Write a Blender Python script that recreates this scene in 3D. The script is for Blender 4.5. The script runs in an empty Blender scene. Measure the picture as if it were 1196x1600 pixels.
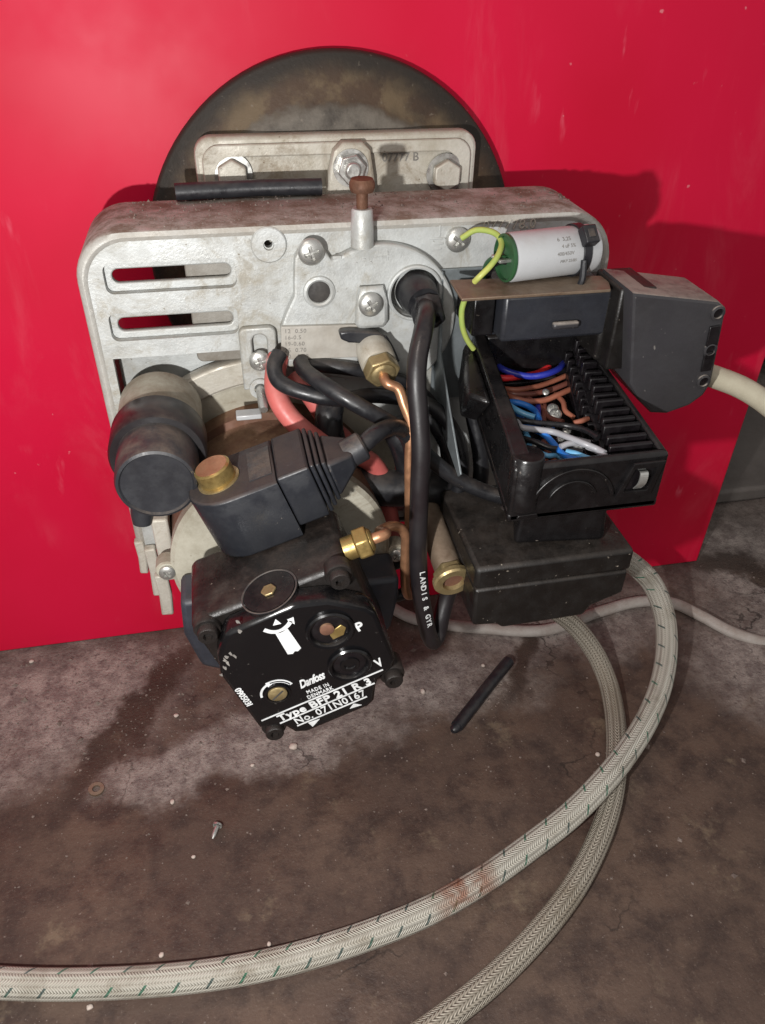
import bpy, bmesh, math, random
from mathutils import Vector, Matrix
random.seed(7)
PI = math.pi
S = bpy.context.scene
COL = S.collection

# ------------------------------------------------------------------ camera, light, exposure
# world: boiler front panel is the plane y = 0, floor is z = 0, camera stands in front (y < 0); metres
FPX, CX, CY = 1204.0, 598.0, 800.0            # focal length and centre in photo pixels (1196 x 1600)
_dn = Vector((-26, 1619, 1204)).normalized()
_ex = Vector((7100, -780, 1204)); _ex -= _dn * _ex.dot(_dn); _ex.normalize()
_ez = -_dn
_ey = _ez.cross(_ex)
def ray(px, py):
    c = Vector(((px - CX) / FPX, (py - CY) / FPX, 1.0))
    return Vector((_ex.dot(c), _ey.dot(c), _ez.dot(c)))
CAM = Vector((0, -0.51859, 0.5))
def PP(px, py, p0, n):
    r = ray(px, py); p0 = Vector(p0); n = Vector(n)
    return CAM + r * ((p0 - CAM).dot(n) / r.dot(n))
def PY(px, py, y): return PP(px, py, (0, y, 0), (0, 1, 0))
def PZ(px, py, z): return PP(px, py, (0, 0, z), (0, 0, 1))
def PX(px, py, x): return PP(px, py, (x, 0, 0), (1, 0, 0))

cd = bpy.data.cameras.new('camera'); cam = bpy.data.objects.new('camera', cd); COL.objects.link(cam)
right = Vector((_ex.x, _ey.x, _ez.x)); down = Vector((_ex.y, _ey.y, _ez.y)); fwd = Vector((_ex.z, _ey.z, _ez.z))
mw = Matrix.Identity(4)
for i, c in enumerate((right, -down, -fwd)):
    for k in range(3): mw[k][i] = c[k]
mw.translation = CAM
cam.matrix_world = mw
cd.sensor_fit = 'VERTICAL'; cd.sensor_height = 32.0; cd.lens = 32.0 * FPX / 1600.0
cd.clip_start = 0.01; cd.clip_end = 50
S.camera = cam

w = bpy.data.worlds.new('World'); S.world = w; w.use_nodes = True
w.node_tree.nodes['Background'].inputs[0].default_value = (1.0, 0.97, 0.95, 1)
w.node_tree.nodes['Background'].inputs[1].default_value = 0.32

def lamp(name, kind, loc, energy, col, **kw):
    l = bpy.data.lights.new(name, kind); l.energy = energy; l.color = col
    for k, v in kw.items(): setattr(l, k, v)
    o = bpy.data.objects.new(name, l); COL.objects.link(o); o.location = loc
    return o
# the phone's flash, a hand's width below and left of the lens
lamp('phone_flash', 'POINT', (-0.09, -0.505, 0.405), 6.2, (1.0, 0.985, 0.965), shadow_soft_size=0.006)
# unseen soft fill added for the room's ambient light, high behind the photographer
rl = lamp('room_fill', 'AREA', (-0.9, -1.5, 2.1), 7.0, (1.0, 0.9, 0.82), size=0.5)
rl.rotation_euler = (Vector((0.1, 0, 0.2)) - rl.location).to_track_quat('-Z', 'Y').to_euler()

S.view_settings.view_transform = 'Standard'; S.view_settings.look = 'None'
S.view_settings.exposure = 0.5; S.view_settings.gamma = 1.0
S.render.engine = 'CYCLES'
S.cycles.max_bounces = 6; S.cycles.diffuse_bounces = 3; S.cycles.glossy_bounces = 3

# ------------------------------------------------------------------ materials
def lin(r, g, b):
    f = lambda c: (c / 255 / 12.92) if c <= 10 else ((c / 255 + .055) / 1.055) ** 2.4
    return (f(r), f(g), f(b), 1)
class NT:
    def __init__(s, name):
        s.m = bpy.data.materials.new(name); s.m.use_nodes = True
        s.t = s.m.node_tree; s.b = s.t.nodes['Principled BSDF']
        s._oc = None
    def n(s, typ, **kw):
        x = s.t.nodes.new(typ)
        for k, v in kw.items(): setattr(x, k, v)
        return x
    def put(s, sock, v):
        if isinstance(v, bpy.types.NodeSocket): s.t.links.new(v, sock)
        elif v is not None: sock.default_value = v
    def math(s, op, a, b=None, c=None, clamp=False):
        x = s.n('ShaderNodeMath', operation=op, use_clamp=clamp)
        for i, v in enumerate((a, b, c)):
            if v is not None: s.put(x.inputs[i], v)
        return x.outputs[0]
    def oc(s):
        if s._oc is None: s._oc = s.n('ShaderNodeTexCoord').outputs['Object']
        return s._oc
    def noise(s, scale, detail=4, rough=.55, vec=None, dist=0):
        x = s.n('ShaderNodeTexNoise'); s.put(x.inputs['Vector'], vec or s.oc())
        x.inputs['Scale'].default_value = scale; x.inputs['Detail'].default_value = detail
        x.inputs['Roughness'].default_value = rough; x.inputs['Distortion'].default_value = dist
        return x.outputs['Fac']
    def rng(s, v, a, b, lo=0.0, hi=1.0, smooth=True):
        x = s.n('ShaderNodeMapRange'); x.interpolation_type = 'SMOOTHSTEP' if smooth else 'LINEAR'
        s.put(x.inputs[0], v); s.put(x.inputs[1], a); s.put(x.inputs[2], b); s.put(x.inputs[3], lo); s.put(x.inputs[4], hi)
        return x.outputs[0]
    def mix(s, f, a, b):
        x = s.n('ShaderNodeMix', data_type='RGBA'); s.put(x.inputs[0], f); s.put(x.inputs[6], a); s.put(x.inputs[7], b)
        return x.outputs[2]
    def up(s):
        g = s.n('ShaderNodeNewGeometry'); q = s.n('ShaderNodeSeparateXYZ'); s.t.links.new(g.outputs['Normal'], q.inputs[0])
        return q.outputs[2]
    def bump(s, h, strength, dist=.001, nrm=None):
        x = s.n('ShaderNodeBump'); x.inputs['Strength'].default_value = strength; x.inputs['Distance'].default_value = dist
        s.put(x.inputs['Height'], h)
        if nrm is not None: s.put(x.inputs['Normal'], nrm)
        return x.outputs[0]
    def out(s, col=None, rough=None, metal=None, nrm=None, spec=None, coat=None):
        for k, v in (('Base Color', col), ('Roughness', rough), ('Metallic', metal), ('Normal', nrm), ('Specular IOR Level', spec), ('Coat Weight', coat)):
            if v is not None: s.put(s.b.inputs[k], v)
        return s.m

def mat(name, col, rough=.5, metal=0.0, col2=None, ns=60, lo=.4, hi=.7, dust=None, damt=.6, dup=True, dlo=.42, dhi=.62, bs=500, bstr=.15, spec=.5, speck=None, rvar=.12, stains=None):
    """general worn surface: two tones by noise, settled dust on upward faces, specks, fine relief"""
    t = NT(name)
    c = col
    if col2: c = t.mix(t.rng(t.noise(ns * .55, 8, .74), lo - .12, hi + .16), col, col2)
    r = t.rng(t.noise(ns * 2.3, 3), .3, .7, max(rough - rvar, .03), min(rough + rvar, 1))
    if dust:
        f = t.rng(t.noise(60, 8, .76), dlo - .13, dhi + .13)
        if dup: f = t.math('MULTIPLY', f, t.rng(t.up(), .25, .85))
        f = t.math('MULTIPLY', f, damt)
        c = t.mix(f, c, dust)
        r = t.math('ADD', r, t.math('MULTIPLY', f, .5), clamp=True)
        if metal: metal = t.math('MULTIPLY', metal, t.math('SUBTRACT', 1.0, f))
    if speck:
        f = t.rng(t.noise(420, 2, .5), .69, .80)
        f = t.math('MULTIPLY', f, t.rng(t.noise(45, 2), .45, .6))
        c = t.mix(f, c, speck)
    if stains:
        f = t.math('MULTIPLY', t.rng(t.noise(24, 9, .78, None, .7), .50, .66), .62)
        c = t.mix(f, c, stains); r = t.math('ADD', r, t.math('MULTIPLY', f, .3), clamp=True)
    nrm = t.bump(t.noise(bs, 5, .6), bstr, .0006) if bstr else None
    return t.out(c, r, metal, nrm, spec)

DUST = lin(150, 130, 115); DUST_L = lin(190, 182, 170)
M = {}
M['alu'] = mat('cast_aluminium', lin(188, 191, 190), .5, .3, lin(146, 143, 134), 45, .47, .70, lin(158, 143, 122), .5, True, .45, .62, 700, .34, speck=lin(110, 100, 85), stains=lin(138, 128, 108))
M['alu_top'] = mat('dusty_cast_aluminium', lin(186, 185, 180), .6, .25, lin(150, 142, 130), 30, .42, .6, lin(112, 92, 78), .95, True, .47, .50, 450, .6, speck=lin(220, 216, 208))
M['alu_warm'] = mat('yellowed_aluminium', lin(194, 190, 180), .55, .25, lin(156, 148, 130), 38, .45, .68, lin(120, 104, 84), .6, True, .42, .58, 600, .35, speck=lin(105, 90, 72), stains=lin(124, 106, 82))
M['beige'] = mat('beige_painted_casting', lin(172, 168, 154), .55, 0, lin(124, 116, 98), 35, .44, .66, lin(110, 92, 74), .7, True, .35, .6, 500, .3, speck=lin(95, 82, 66), stains=lin(112, 96, 74))
M['grey_in'] = mat('grimy_grey_sheet', lin(150, 147, 140), .6, .2, lin(98, 86, 72), 28, .4, .65, lin(120, 104, 88), .5, True, .4, .6, 500, .3)
M['rust'] = mat('rusty_brown_steel', lin(112, 76, 58), .75, .05, lin(72, 48, 36), 55, .38, .62, lin(164, 134, 104), .6, True, .42, .6, 300, .6, speck=lin(176, 160, 140))
M['rustbrown'] = mat('rusty_screw', lin(120, 84, 64), .7, .3, lin(80, 52, 38), 160, .4, .6, bs=900, bstr=.5)
M['steel'] = mat('bright_steel', lin(196, 196, 192), .36, .8, lin(160, 158, 152), 90, .45, .7, bs=500, bstr=.06)
M['zinc'] = mat('zinc_sheet', lin(136, 143, 146), .42, .5, lin(100, 105, 106), 50, .4, .7, bs=600, bstr=.12)
M['zinc_rust'] = mat('tarnished_bracket', lin(128, 112, 96), .5, .4, lin(98, 76, 58), 60, .4, .62, lin(150, 135, 118), .5, True, .4, .6, 400, .3)
M['brass'] = mat('brass', lin(178, 154, 98), .38, .8, lin(132, 108, 62), 120, .45, .7, bs=900, bstr=.12)
M['brass_dull'] = mat('dull_brass', lin(170, 152, 112), .45, .7, lin(128, 110, 76), 120, .4, .65, bs=700, bstr=.2)
M['copper'] = mat('copper_tube', lin(190, 142, 108), .4, .65, lin(136, 94, 70), 70, .45, .7, bs=700, bstr=.12)
M['dull_tube'] = mat('grimy_copper_tube', lin(168, 134, 112), .5, .5, lin(120, 92, 74), 70, .4, .65, bs=700, bstr=.15)
M['rubber'] = mat('black_cable_rubber', lin(26, 26, 29), .38, 0, lin(40, 40, 42), 70, .5, .72, lin(92, 82, 74), .5, True, .5, .66, 600, .1)
M['rubber_b'] = mat('brownish_cable_rubber', lin(34, 28, 30), .38, 0, lin(25, 24, 26), 20, .42, .58, lin(110, 98, 86), .35, True, .5, .66, 600, .1)
M['rubber_g'] = mat('greyed_rubber', lin(42, 43, 47), .42, 0, lin(30, 30, 33), 50, .4, .65, lin(130, 115, 100), .5, True, .45, .65, 600, .15)
M['coil'] = mat('charcoal_coil_plastic', lin(32, 34, 39), .42, 0, lin(27, 28, 32), 60, .4, .65, lin(66, 55, 50), .85, True, .3, .55, 900, .12, speck=lin(110, 104, 98))
M['cast_black'] = mat('black_pump_casting', lin(21, 19, 18), .38, .0, lin(34, 29, 27), 50, .42, .66, lin(70, 58, 51), .55, True, .5, .66, 700, .35, speck=lin(150, 138, 125))
M['gloss'] = mat('gloss_black_lacquer', lin(12, 12, 14), .2, 0, lin(18, 17, 18), 40, .5, .75, lin(90, 80, 72), .3, True, .55, .7, 500, .05, speck=lin(88, 84, 80), rvar=.06)
M['blk'] = mat('black_moulded_plastic', lin(14, 13, 14), .32, 0, lin(24, 21, 22), 60, .45, .7, lin(74, 66, 60), .3, True, .52, .68, 800, .15, speck=lin(120, 112, 104))
M['blk_in'] = mat('black_terminal_plastic', lin(15, 13, 15), .36, 0, lin(24, 19, 22), 90, .42, .66, bs=600, bstr=.2)
M['trafo'] = mat('black_brown_case', lin(20, 18, 17), .4, 0, lin(28, 25, 23), 45, .42, .66, lin(62, 54, 48), .6, True, .38, .6, 700, .25, speck=lin(150, 140, 128))
M['plug'] = mat('grey_plug_plastic', lin(58, 57, 60), .42, 0, lin(44, 42, 43), 28, .4, .65, lin(168, 158, 148), .85, True, .30, .5, 800, .15, speck=lin(120, 116, 112))
M['smoke'] = mat('smoky_connector_plastic', lin(46, 48, 54), .36, 0, lin(32, 32, 36), 40, .4, .65, lin(120, 112, 104), .4, True, .4, .6, 700, .12)
M['dk_blue'] = mat('slate_grey_plastic', lin(52, 55, 64), .5, 0, lin(30, 30, 34), 40, .4, .65, lin(100, 90, 84), .3, True, .45, .65, 600, .15)
M['cap_w'] = mat('white_capacitor_plastic', lin(178, 180, 182), .36, 0, lin(158, 158, 157), 40, .5, .75, lin(140, 128, 116), .25, True, .5, .66, 700, .08)
M['green'] = mat('green_cap_plastic', lin(44, 84, 52), .45, 0, lin(30, 60, 38), 90, .4, .7)
M['yellowgreen'] = mat('yellow_green_wire', lin(182, 182, 96), .5, 0, lin(140, 168, 84), 60, .4, .6, bstr=.05)
def wire(n, c, c2=None): M[n] = mat(n + '_wire', c, .35, 0, c2 or c, 120, .45, .7, bstr=.05)
wire('w_blue', lin(36, 104, 186), lin(46, 118, 198)); wire('w_lblue', lin(98, 158, 196)); wire('w_navy', lin(40, 50, 150)); wire('w_red', lin(206, 44, 48))
wire('w_brown', lin(150, 92, 72), lin(130, 78, 62)); wire('w_dkbrown', lin(110, 66, 56)); wire('w_grey', lin(150, 150, 154)); wire('w_black', lin(26, 25, 27))
M['pink'] = mat('pinkish_red_rubber', lin(196, 102, 96), .5, 0, lin(168, 78, 74), 50, .42, .66, lin(190, 140, 130), .4, True, .4, .6, 600, .12)
M['cream'] = mat('cream_cable', lin(186, 180, 160), .5, 0, lin(162, 154, 134), 50, .42, .66, lin(140, 125, 108), .4, True, .45, .65, 500, .1)
M['greycable'] = mat('dusty_white_cable', lin(176, 170, 164), .6, 0, lin(140, 128, 120), 45, .42, .62, lin(130, 114, 104), .6, True, .42, .6, 500, .2)
M['white'] = mat('white_print', lin(212, 214, 214), .55, 0, lin(120, 119, 117), 260, .52, .78, bstr=0)
M['grey_print'] = mat('grey_print', lin(104, 100, 96), .6, 0, lin(140, 136, 130), 400, .45, .6, bstr=0)
M['sticker'] = mat('metal_rating_label', lin(176, 172, 164), .5, .2, lin(146, 138, 126), 60, .45, .7, bs=600, bstr=.1)
M['hole'] = mat('dark_recess', lin(44, 42, 41), .7, 0, lin(70, 66, 62), 150, .4, .6)
M['plaster'] = mat('plaster_crumb', lin(200, 186, 176), .85, 0, lin(160, 145, 134), 200, .4, .6, bs=900, bstr=.4)
M['nylon'] = mat('black_nylon', lin(26, 27, 31), .4, 0, lin(40, 40, 44), 80, .4, .7, lin(100, 92, 84), .3, True, .5, .65)

# red lacquered sheet with wiped dust smears and scratches
t = NT('red_lacquered_steel')
base = t.mix(t.rng(t.noise(5, 3), .35, .7), lin(206, 20, 60), lin(196, 17, 50))
mp = t.n('ShaderNodeMapping'); t.put(mp.inputs['Vector'], t.oc()); mp.inputs['Rotation'].default_value = (0, .9, 0); mp.inputs['Scale'].default_value = (1, 1, .25)
sm = t.math('MULTIPLY', t.rng(t.noise(16, 6, .68, mp.outputs[0], .6), .5, .78), t.rng(t.noise(7, 2), .42, .62))
sm = t.math('MULTIPLY', sm, .22)
col = t.mix(sm, base, lin(226, 140, 150))
sc = t.math('MULTIPLY', t.rng(t.noise(60, 4, .6, mp.outputs[0]), .61, .76), t.rng(t.noise(9, 2), .46, .62))
col = t.mix(t.math('MULTIPLY', sc, .75), col, lin(226, 120, 138))
sp_ = t.math('MULTIPLY', t.rng(t.noise(170, 2, .5), .70, .78), t.rng(t.noise(8, 2), .48, .6))
col = t.mix(t.math('MULTIPLY', sp_, .4), col, lin(236, 176, 182))
M['red'] = t.out(col, t.rng(t.noise(12, 4), .3, .7, .42, .56), 0.0, t.bump(t.noise(14, 2), .05, .004), .2)

# mounting plate: black enamel going to ochre rust toward its raised inner ring
t = NT('sooted_rusty_plate')
tc = t.oc(); sx = t.n('ShaderNodeSeparateXYZ'); t.put(sx.inputs[0], tc)
rad = t.math('SQRT', t.math('ADD', t.math('MULTIPLY', sx.outputs[0], sx.outputs[0]), t.math('MULTIPLY', sx.outputs[2], sx.outputs[2])))
rad = t.math('ADD', rad, t.math('MULTIPLY', t.math('SUBTRACT', t.noise(26, 5, .65), .5), .022))
f1 = t.math('MULTIPLY', t.rng(rad, .117, .102), t.rng(rad, .089, .0965))
f1 = t.math('MULTIPLY', f1, t.rng(t.noise(18, 4, .6), .3, .52))
rustc = t.mix(t.rng(t.noise(60, 5, .6), .4, .6), lin(98, 82, 62), lin(74, 57, 44))
c = t.mix(f1, lin(44, 38, 33), rustc)
c = t.mix(t.math('MULTIPLY', t.rng(rad, .096, .090), t.rng(t.noise(30, 7, .7), .25, .62)), c, lin(106, 99, 90))
c = t.mix(t.math('MULTIPLY', t.rng(t.noise(300, 3), .64, .82), .5), c, lin(130, 120, 108))
M['plate'] = t.out(c, .62, .1, t.bump(t.noise(260, 5, .6), .5, .0008), .4)

# concrete floor: brown trodden grime, paler gritty dust near the boiler, darker oil stains
t = NT('grimy_concrete')
oc = t.oc(); sx = t.n('ShaderNodeSeparateXYZ'); t.put(sx.inputs[0], oc); X, Y = sx.outputs[0], sx.outputs[1]
wx = t.math('ADD', X, t.math('MULTIPLY', t.math('SUBTRACT', t.noise(11, 5, .6), .5), .11))
wy = t.math('ADD', Y, t.math('MULTIPLY', t.math('SUBTRACT', t.noise(13, 5, .65), .5), .11))
def blob(cx_, cy_, rx, ry, rot=0, soft=.45):
    c_, s_ = math.cos(rot), math.sin(rot)
    dx = t.math('SUBTRACT', wx, cx_); dy = t.math('SUBTRACT', wy, cy_)
    a = t.math('DIVIDE', t.math('ADD', t.math('MULTIPLY', dx, c_), t.math('MULTIPLY', dy, s_)), rx)
    b = t.math('DIVIDE', t.math('SUBTRACT', t.math('MULTIPLY', dy, c_), t.math('MULTIPLY', dx, s_)), ry)
    d = t.math('SQRT', t.math('ADD', t.math('MULTIPLY', a, a), t.math('MULTIPLY', b, b)))
    return t.rng(d, 1 + soft, 1 - soft)
def mx(*a):
    r = a[0]
    for q in a[1:]: r = t.math('MAXIMUM', r, q)
    return r
brown = t.mix(t.rng(t.noise(9, 6, .62), .36, .66), lin(78, 62, 54), lin(94, 76, 65))
brown = t.mix(t.rng(t.noise(38, 6, .7), .4, .68), brown, lin(60, 47, 42))
brown = t.mix(t.math('MULTIPLY', t.rng(t.noise(22, 5, .7), .58, .72), .6), brown, lin(122, 106, 88))
dusty = t.mix(t.rng(t.noise(60, 6, .75), .36, .64), lin(116, 104, 100), lin(158, 147, 140))
dusty = t.mix(t.rng(t.noise(190, 4, .7), .5, .72), dusty, lin(92, 80, 78))
D_ = mx(blob(-.2, -.06, .12, .075, .1), blob(-.02, -.142, .11, .026, .12, .5), blob(.26, -.05, .10, .045, -.1, .6), blob(.56, -.02, .16, .10), blob(.10, -.10, .12, .035, 0, .6), blob(.42, -.13, .05, .06, 0, .7), blob(.62, .25, .3, .2))
stain = mx(blob(-.118, -.105, .095, .015, 1.0, .4), blob(.47, -.015, .07, .016, -.5, .4), blob(.22, -.09, .05, .012, .9, .5))
D_ = t.math('MULTIPLY', D_, t.rng(t.noise(24, 5, .7), .26, .5, .35, 1.0))
c = t.mix(t.math('MULTIPLY', D_, t.math('SUBTRACT', 1.0, stain)), brown, dusty)
c = t.mix(t.math('MULTIPLY', stain, .6), c, lin(58, 46, 40))
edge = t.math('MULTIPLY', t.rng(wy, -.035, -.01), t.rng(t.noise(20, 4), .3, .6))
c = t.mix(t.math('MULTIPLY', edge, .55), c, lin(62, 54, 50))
c = t.mix(t.math('MULTIPLY', t.rng(t.noise(300, 3, .6), .66, .82), .6), c, lin(160, 148, 138))
fine = t.noise(520, 6, .8)
c = t.mix(t.math('MULTIPLY', t.rng(fine, .56, .72), .45), c, lin(150, 136, 126))
c = t.mix(t.math('MULTIPLY', t.rng(fine, .44, .28), .6), c, lin(36, 29, 26))
vor = t.n('ShaderNodeTexVoronoi', feature='DISTANCE_TO_EDGE'); vor.inputs['Scale'].default_value = 5.2
dv = t.n('ShaderNodeVectorMath', operation='ADD'); nz_ = t.n('ShaderNodeTexNoise'); nz_.inputs['Scale'].default_value = 16; nz_.inputs['Detail'].default_value = 6; t.put(nz_.inputs['Vector'], oc)
sc_ = t.n('ShaderNodeVectorMath', operation='SCALE'); sc_.inputs[3].default_value = .16; t.put(sc_.inputs[0], nz_.outputs['Color']); t.put(dv.inputs[0], oc); t.put(dv.inputs[1], sc_.outputs[0]); t.put(vor.inputs['Vector'], dv.outputs[0])
crack = t.math('MULTIPLY', t.rng(vor.outputs['Distance'], .010, .002), t.rng(t.noise(6, 3), .5, .62))
c = t.mix(t.math('MULTIPLY', crack, .7), c, lin(34, 27, 24))
hgt = t.math('ADD', t.math('MULTIPLY', t.noise(70, 6, .7), .6), t.math('MULTIPLY', t.noise(400, 5, .7), t.math('ADD', .25, D_)))
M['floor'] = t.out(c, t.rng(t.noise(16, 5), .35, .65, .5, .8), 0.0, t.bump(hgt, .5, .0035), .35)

# braided hose: herringbone strands with tracer threads, laid out along the tube's own UV
def hose_mat(name, light, dark, tracer, tramt, N=8, stain=None, K=30):
    t = NT(name)
    uv = t.n('ShaderNodeUVMap'); sx = t.n('ShaderNodeSeparateXYZ'); t.put(sx.inputs[0], uv.outputs[0]); u, v = sx.outputs[0], sx.outputs[1]
    un = t.math('MULTIPLY', u, N)
    tri = t.math('PINGPONG', un, 0.5)
    ph = t.math('ADD', t.math('MULTIPLY', v, K), t.math('MULTIPLY', tri, 3.4))
    st = t.math('PINGPONG', ph, 0.5)                      # 0..0.5 across a strand
    strand = t.math('MULTIPLY', st, 2.0)
    ed = t.math('MULTIPLY', t.math('PINGPONG', un, .25), 4.0)
    h = t.math('ADD', strand, t.math('MULTIPLY', ed, .9))
    c = t.mix(t.rng(t.math('MULTIPLY', t.math('ADD', strand, .25), t.math('ADD', ed, .35)), .1, .6), dark, light)
    c = t.mix(t.math('MULTIPLY', t.rng(t.noise(28, 5, .65), .46, .7), .6), c, lin(128, 116, 98))
    if tramt:
        hx = t.math('FRACT', t.math('MULTIPLY', t.math('ADD', u, t.math('MULTIPLY', v, 1.43)), 2.0))
        hy = t.math('FRACT', t.math('MULTIPLY', t.math('SUBTRACT', u, t.math('MULTIPLY', v, 1.43)), 2.0))
        on = t.math('MAXIMUM', t.math('MULTIPLY', t.math('LESS_THAN', hx, .09), t.math('LESS_THAN', t.math('FRACT', t.math('MULTIPLY', un, .5)), .45)),
                    t.math('MULTIPLY', t.math('LESS_THAN', hy, .0), t.math('GREATER_THAN', t.math('FRACT', un), .62)))
        c = t.mix(t.math('MULTIPLY', on, tramt), c, t.mix(t.rng(t.noise(40, 2), .45, .55), tracer, lin(46, 74, 72)))
    if stain is not None:
        stain = STAIN_V
        s_ = t.math('MULTIPLY', t.rng(v, stain - .55, stain - .1), t.rng(v, stain + .6, stain + .15))
        c = t.mix(t.math('MULTIPLY', t.math('MULTIPLY', s_, t.rng(t.noise(70, 4), .35, .6)), .85), c, lin(142, 92, 70))
    return t.out(c, .55, 0.0, t.bump(h, .8, .0012), .4)
STAIN_V = 6.35 * .0108 / .0086 - .55
M['hose_w'] = hose_mat('white_braided_hose', lin(200, 196, 184), lin(158, 153, 140), lin(30, 108, 82), .85, 8, 'STAIN')
M['hose_d'] = hose_mat('dirty_braided_hose', lin(168, 160, 146), lin(92, 84, 72), lin(60, 60, 50), 0, 9, None, 17)

# ------------------------------------------------------------------ mesh helpers
FRONT = Matrix(((1, 0, 0, 0), (0, 0, -1, 0), (0, 1, 0, 0), (0, 0, 0, 1)))      # local (x, up, out of the panel)
def frame(o, x, y, z=None):
    x = Vector(x).normalized(); y = Vector(y); y = (y - x * y.dot(x)).normalized(); z = x.cross(y)
    m = Matrix.Identity(4)
    for i, c in enumerate((x, y, z)):
        for k in range(3): m[k][i] = c[k]
    m.translation = Vector(o); return m
def axis_frame(o, d):
    d = Vector(d).normalized(); a = Vector((0, 0, 1)) if abs(d.z) < .9 else Vector((1, 0, 0))
    x = a.cross(d).normalized(); return frame(o, x, d.cross(x))
def thing(name, label, cat, base, group=None):
    o = bpy.data.objects.new(name, None); COL.objects.link(o); o.location = base; o.empty_display_size = .01
    o['label'] = label; o['category'] = cat
    if group: o['group'] = group
    return o
def tag(o, label, cat, group=None):
    o['label'] = label; o['category'] = cat
    if group: o['group'] = group
    return o
def wpos(o):
    p = Vector((0, 0, 0))
    while o is not None: p += o.location; o = o.parent
    return p
def finish(me, name, material, parent, bevel=0, sharp=38, seg=2, base=None, smooth=True):
    b = wpos(parent) if parent else (Vector(base) if base is not None else Vector((0, 0, 0)))
    me.transform(Matrix.Translation(-b))
    me.name = name
    o = bpy.data.objects.new(name, me); COL.objects.link(o)
    if parent: o.parent = parent
    else: o.location = b
    me.materials.clear(); me.materials.append(M[material] if isinstance(material, str) else material)
    if smooth:
        for p in me.polygons: p.use_smooth = True
        me.set_sharp_from_angle(angle=math.radians(sharp))
    if bevel:
        md = o.modifiers.new('bevel', 'BEVEL'); md.width = bevel; md.segments = seg; md.limit_method = 'ANGLE'; md.angle_limit = math.radians(35)
    return o
class MB:
    def __init__(s): s.v = []; s.f = []; s.uv = None
    def add(s, vs, fs):
        n = len(s.v); s.v += [tuple(q) for q in vs]; s.f += [tuple(i + n for i in f) for f in fs]; return s
    def hexa(s, p):   # bottom 4 ccw, top 4 ccw
        return s.add(p, [(3, 2, 1, 0), (4, 5, 6, 7), (0, 1, 5, 4), (1, 2, 6, 5), (2, 3, 7, 6), (3, 0, 4, 7)])
    def box(s, a, b, m=None):
        (x0, y0, z0), (x1, y1, z1) = a, b
        x0, x1 = min(x0, x1), max(x0, x1); y0, y1 = min(y0, y1), max(y0, y1); z0, z1 = min(z0, z1), max(z0, z1)
        p = [Vector(q) for q in ((x0, y0, z0), (x1, y0, z0), (x1, y1, z0), (x0, y1, z0), (x0, y0, z1), (x1, y0, z1), (x1, y1, z1), (x0, y1, z1))]
        if m: p = [m @ q for q in p]
        return s.hexa(p)
    def lathe(s, prof, m, seg=40, sq=None):
        vs, fs, n = [], [], len(prof)
        for r, h in prof:
            for k in range(seg):
                a = 2 * PI * k / seg; vs.append(m @ Vector((r * math.cos(a), r * math.sin(a), h)))
        for i in range(n - 1):
            for k in range(seg):
                j = (k + 1) % seg; fs.append((i * seg + k, i * seg + j, (i + 1) * seg + j, (i + 1) * seg + k))
        fs.append(tuple(reversed(range(seg)))); fs.append(tuple((n - 1) * seg + k for k in range(seg)))
        return s.add(vs, fs)
    def ring(s, prof, m, seg=40):
        """closed profile swept round the axis"""
        vs, fs, n = [], [], len(prof)
        for r, h in prof:
            for k in range(seg):
                a = 2 * PI * k / seg; vs.append(m @ Vector((r * math.cos(a), r * math.sin(a), h)))
        for i in range(n):
            i2 = (i + 1) % n
            for k in range(seg):
                j = (k + 1) % seg; fs.append((i * seg + k, i * seg + j, i2 * seg + j, i2 * seg + k))
        return s.add(vs, fs)
    def tube(s, pts, r, seg=14, sub=8, uv=False):
        P = spline(pts, sub); n = len(P)
        if not hasattr(r, '__call__'): rr = lambda q: r
        else: rr = r
        T = [(P[min(i + 1, n - 1)] - P[max(i - 1, 0)]).normalized() for i in range(n)]
        a = Vector((0, 0, 1)) if abs(T[0].z) < .9 else Vector((1, 0, 0))
        N = (a - T[0] * a.dot(T[0])).normalized()
        vs, fs, uvs = [], [], []; L = 0; Ls = []
        for i in range(n):
            if i: L += (P[i] - P[i - 1]).length
            Ls.append(L)
            N = (N - T[i] * N.dot(T[i])).normalized(); B = T[i].cross(N); q = rr(i / (n - 1))
            for k in range(seg):
                an = 2 * PI * k / seg; vs.append(P[i] + (N * math.cos(an) + B * math.sin(an)) * q)
        c = 2 * PI * rr(.5)
        for i in range(n - 1):
            for k in range(seg):
                j = (k + 1) % seg; fs.append((i * seg + k, i * seg + j, (i + 1) * seg + j, (i + 1) * seg + k))
                uvs.append([(k / seg, Ls[i] / c), ((k + 1) / seg, Ls[i] / c), ((k + 1) / seg, Ls[i + 1] / c), (k / seg, Ls[i + 1] / c)])
        fs.append(tuple(reversed(range(seg)))); fs.append(tuple((n - 1) * seg + k for k in range(seg)))
        uvs += [[(0, 0)] * seg, [(0, 0)] * seg]
        if uv: s.uv = uvs
        return s.add(vs, fs)
    def prism(s, pts, m, d0, d1):
        n = len(pts)
        vs = [m @ Vector((x, y, d0)) for x, y in pts] + [m @ Vector((x, y, d1)) for x, y in pts]
        fs = [tuple(reversed(range(n))), tuple(range(n, 2 * n))] + [(i, (i + 1) % n, n + (i + 1) % n, n + i) for i in range(n)]
        return s.add(vs, fs)
    def mesh(s):
        me = bpy.data.meshes.new('m'); me.from_pydata(s.v, [], s.f)
        if s.uv:
            l = me.uv_layers.new(name='UVMap'); k = 0
            for f in s.uv:
                for q in f: l.data[k].uv = q; k += 1
        else:
            bm = bmesh.new(); bm.from_mesh(me); bmesh.ops.recalc_face_normals(bm, faces=bm.faces); bm.to_mesh(me); bm.free()
        return me
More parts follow.
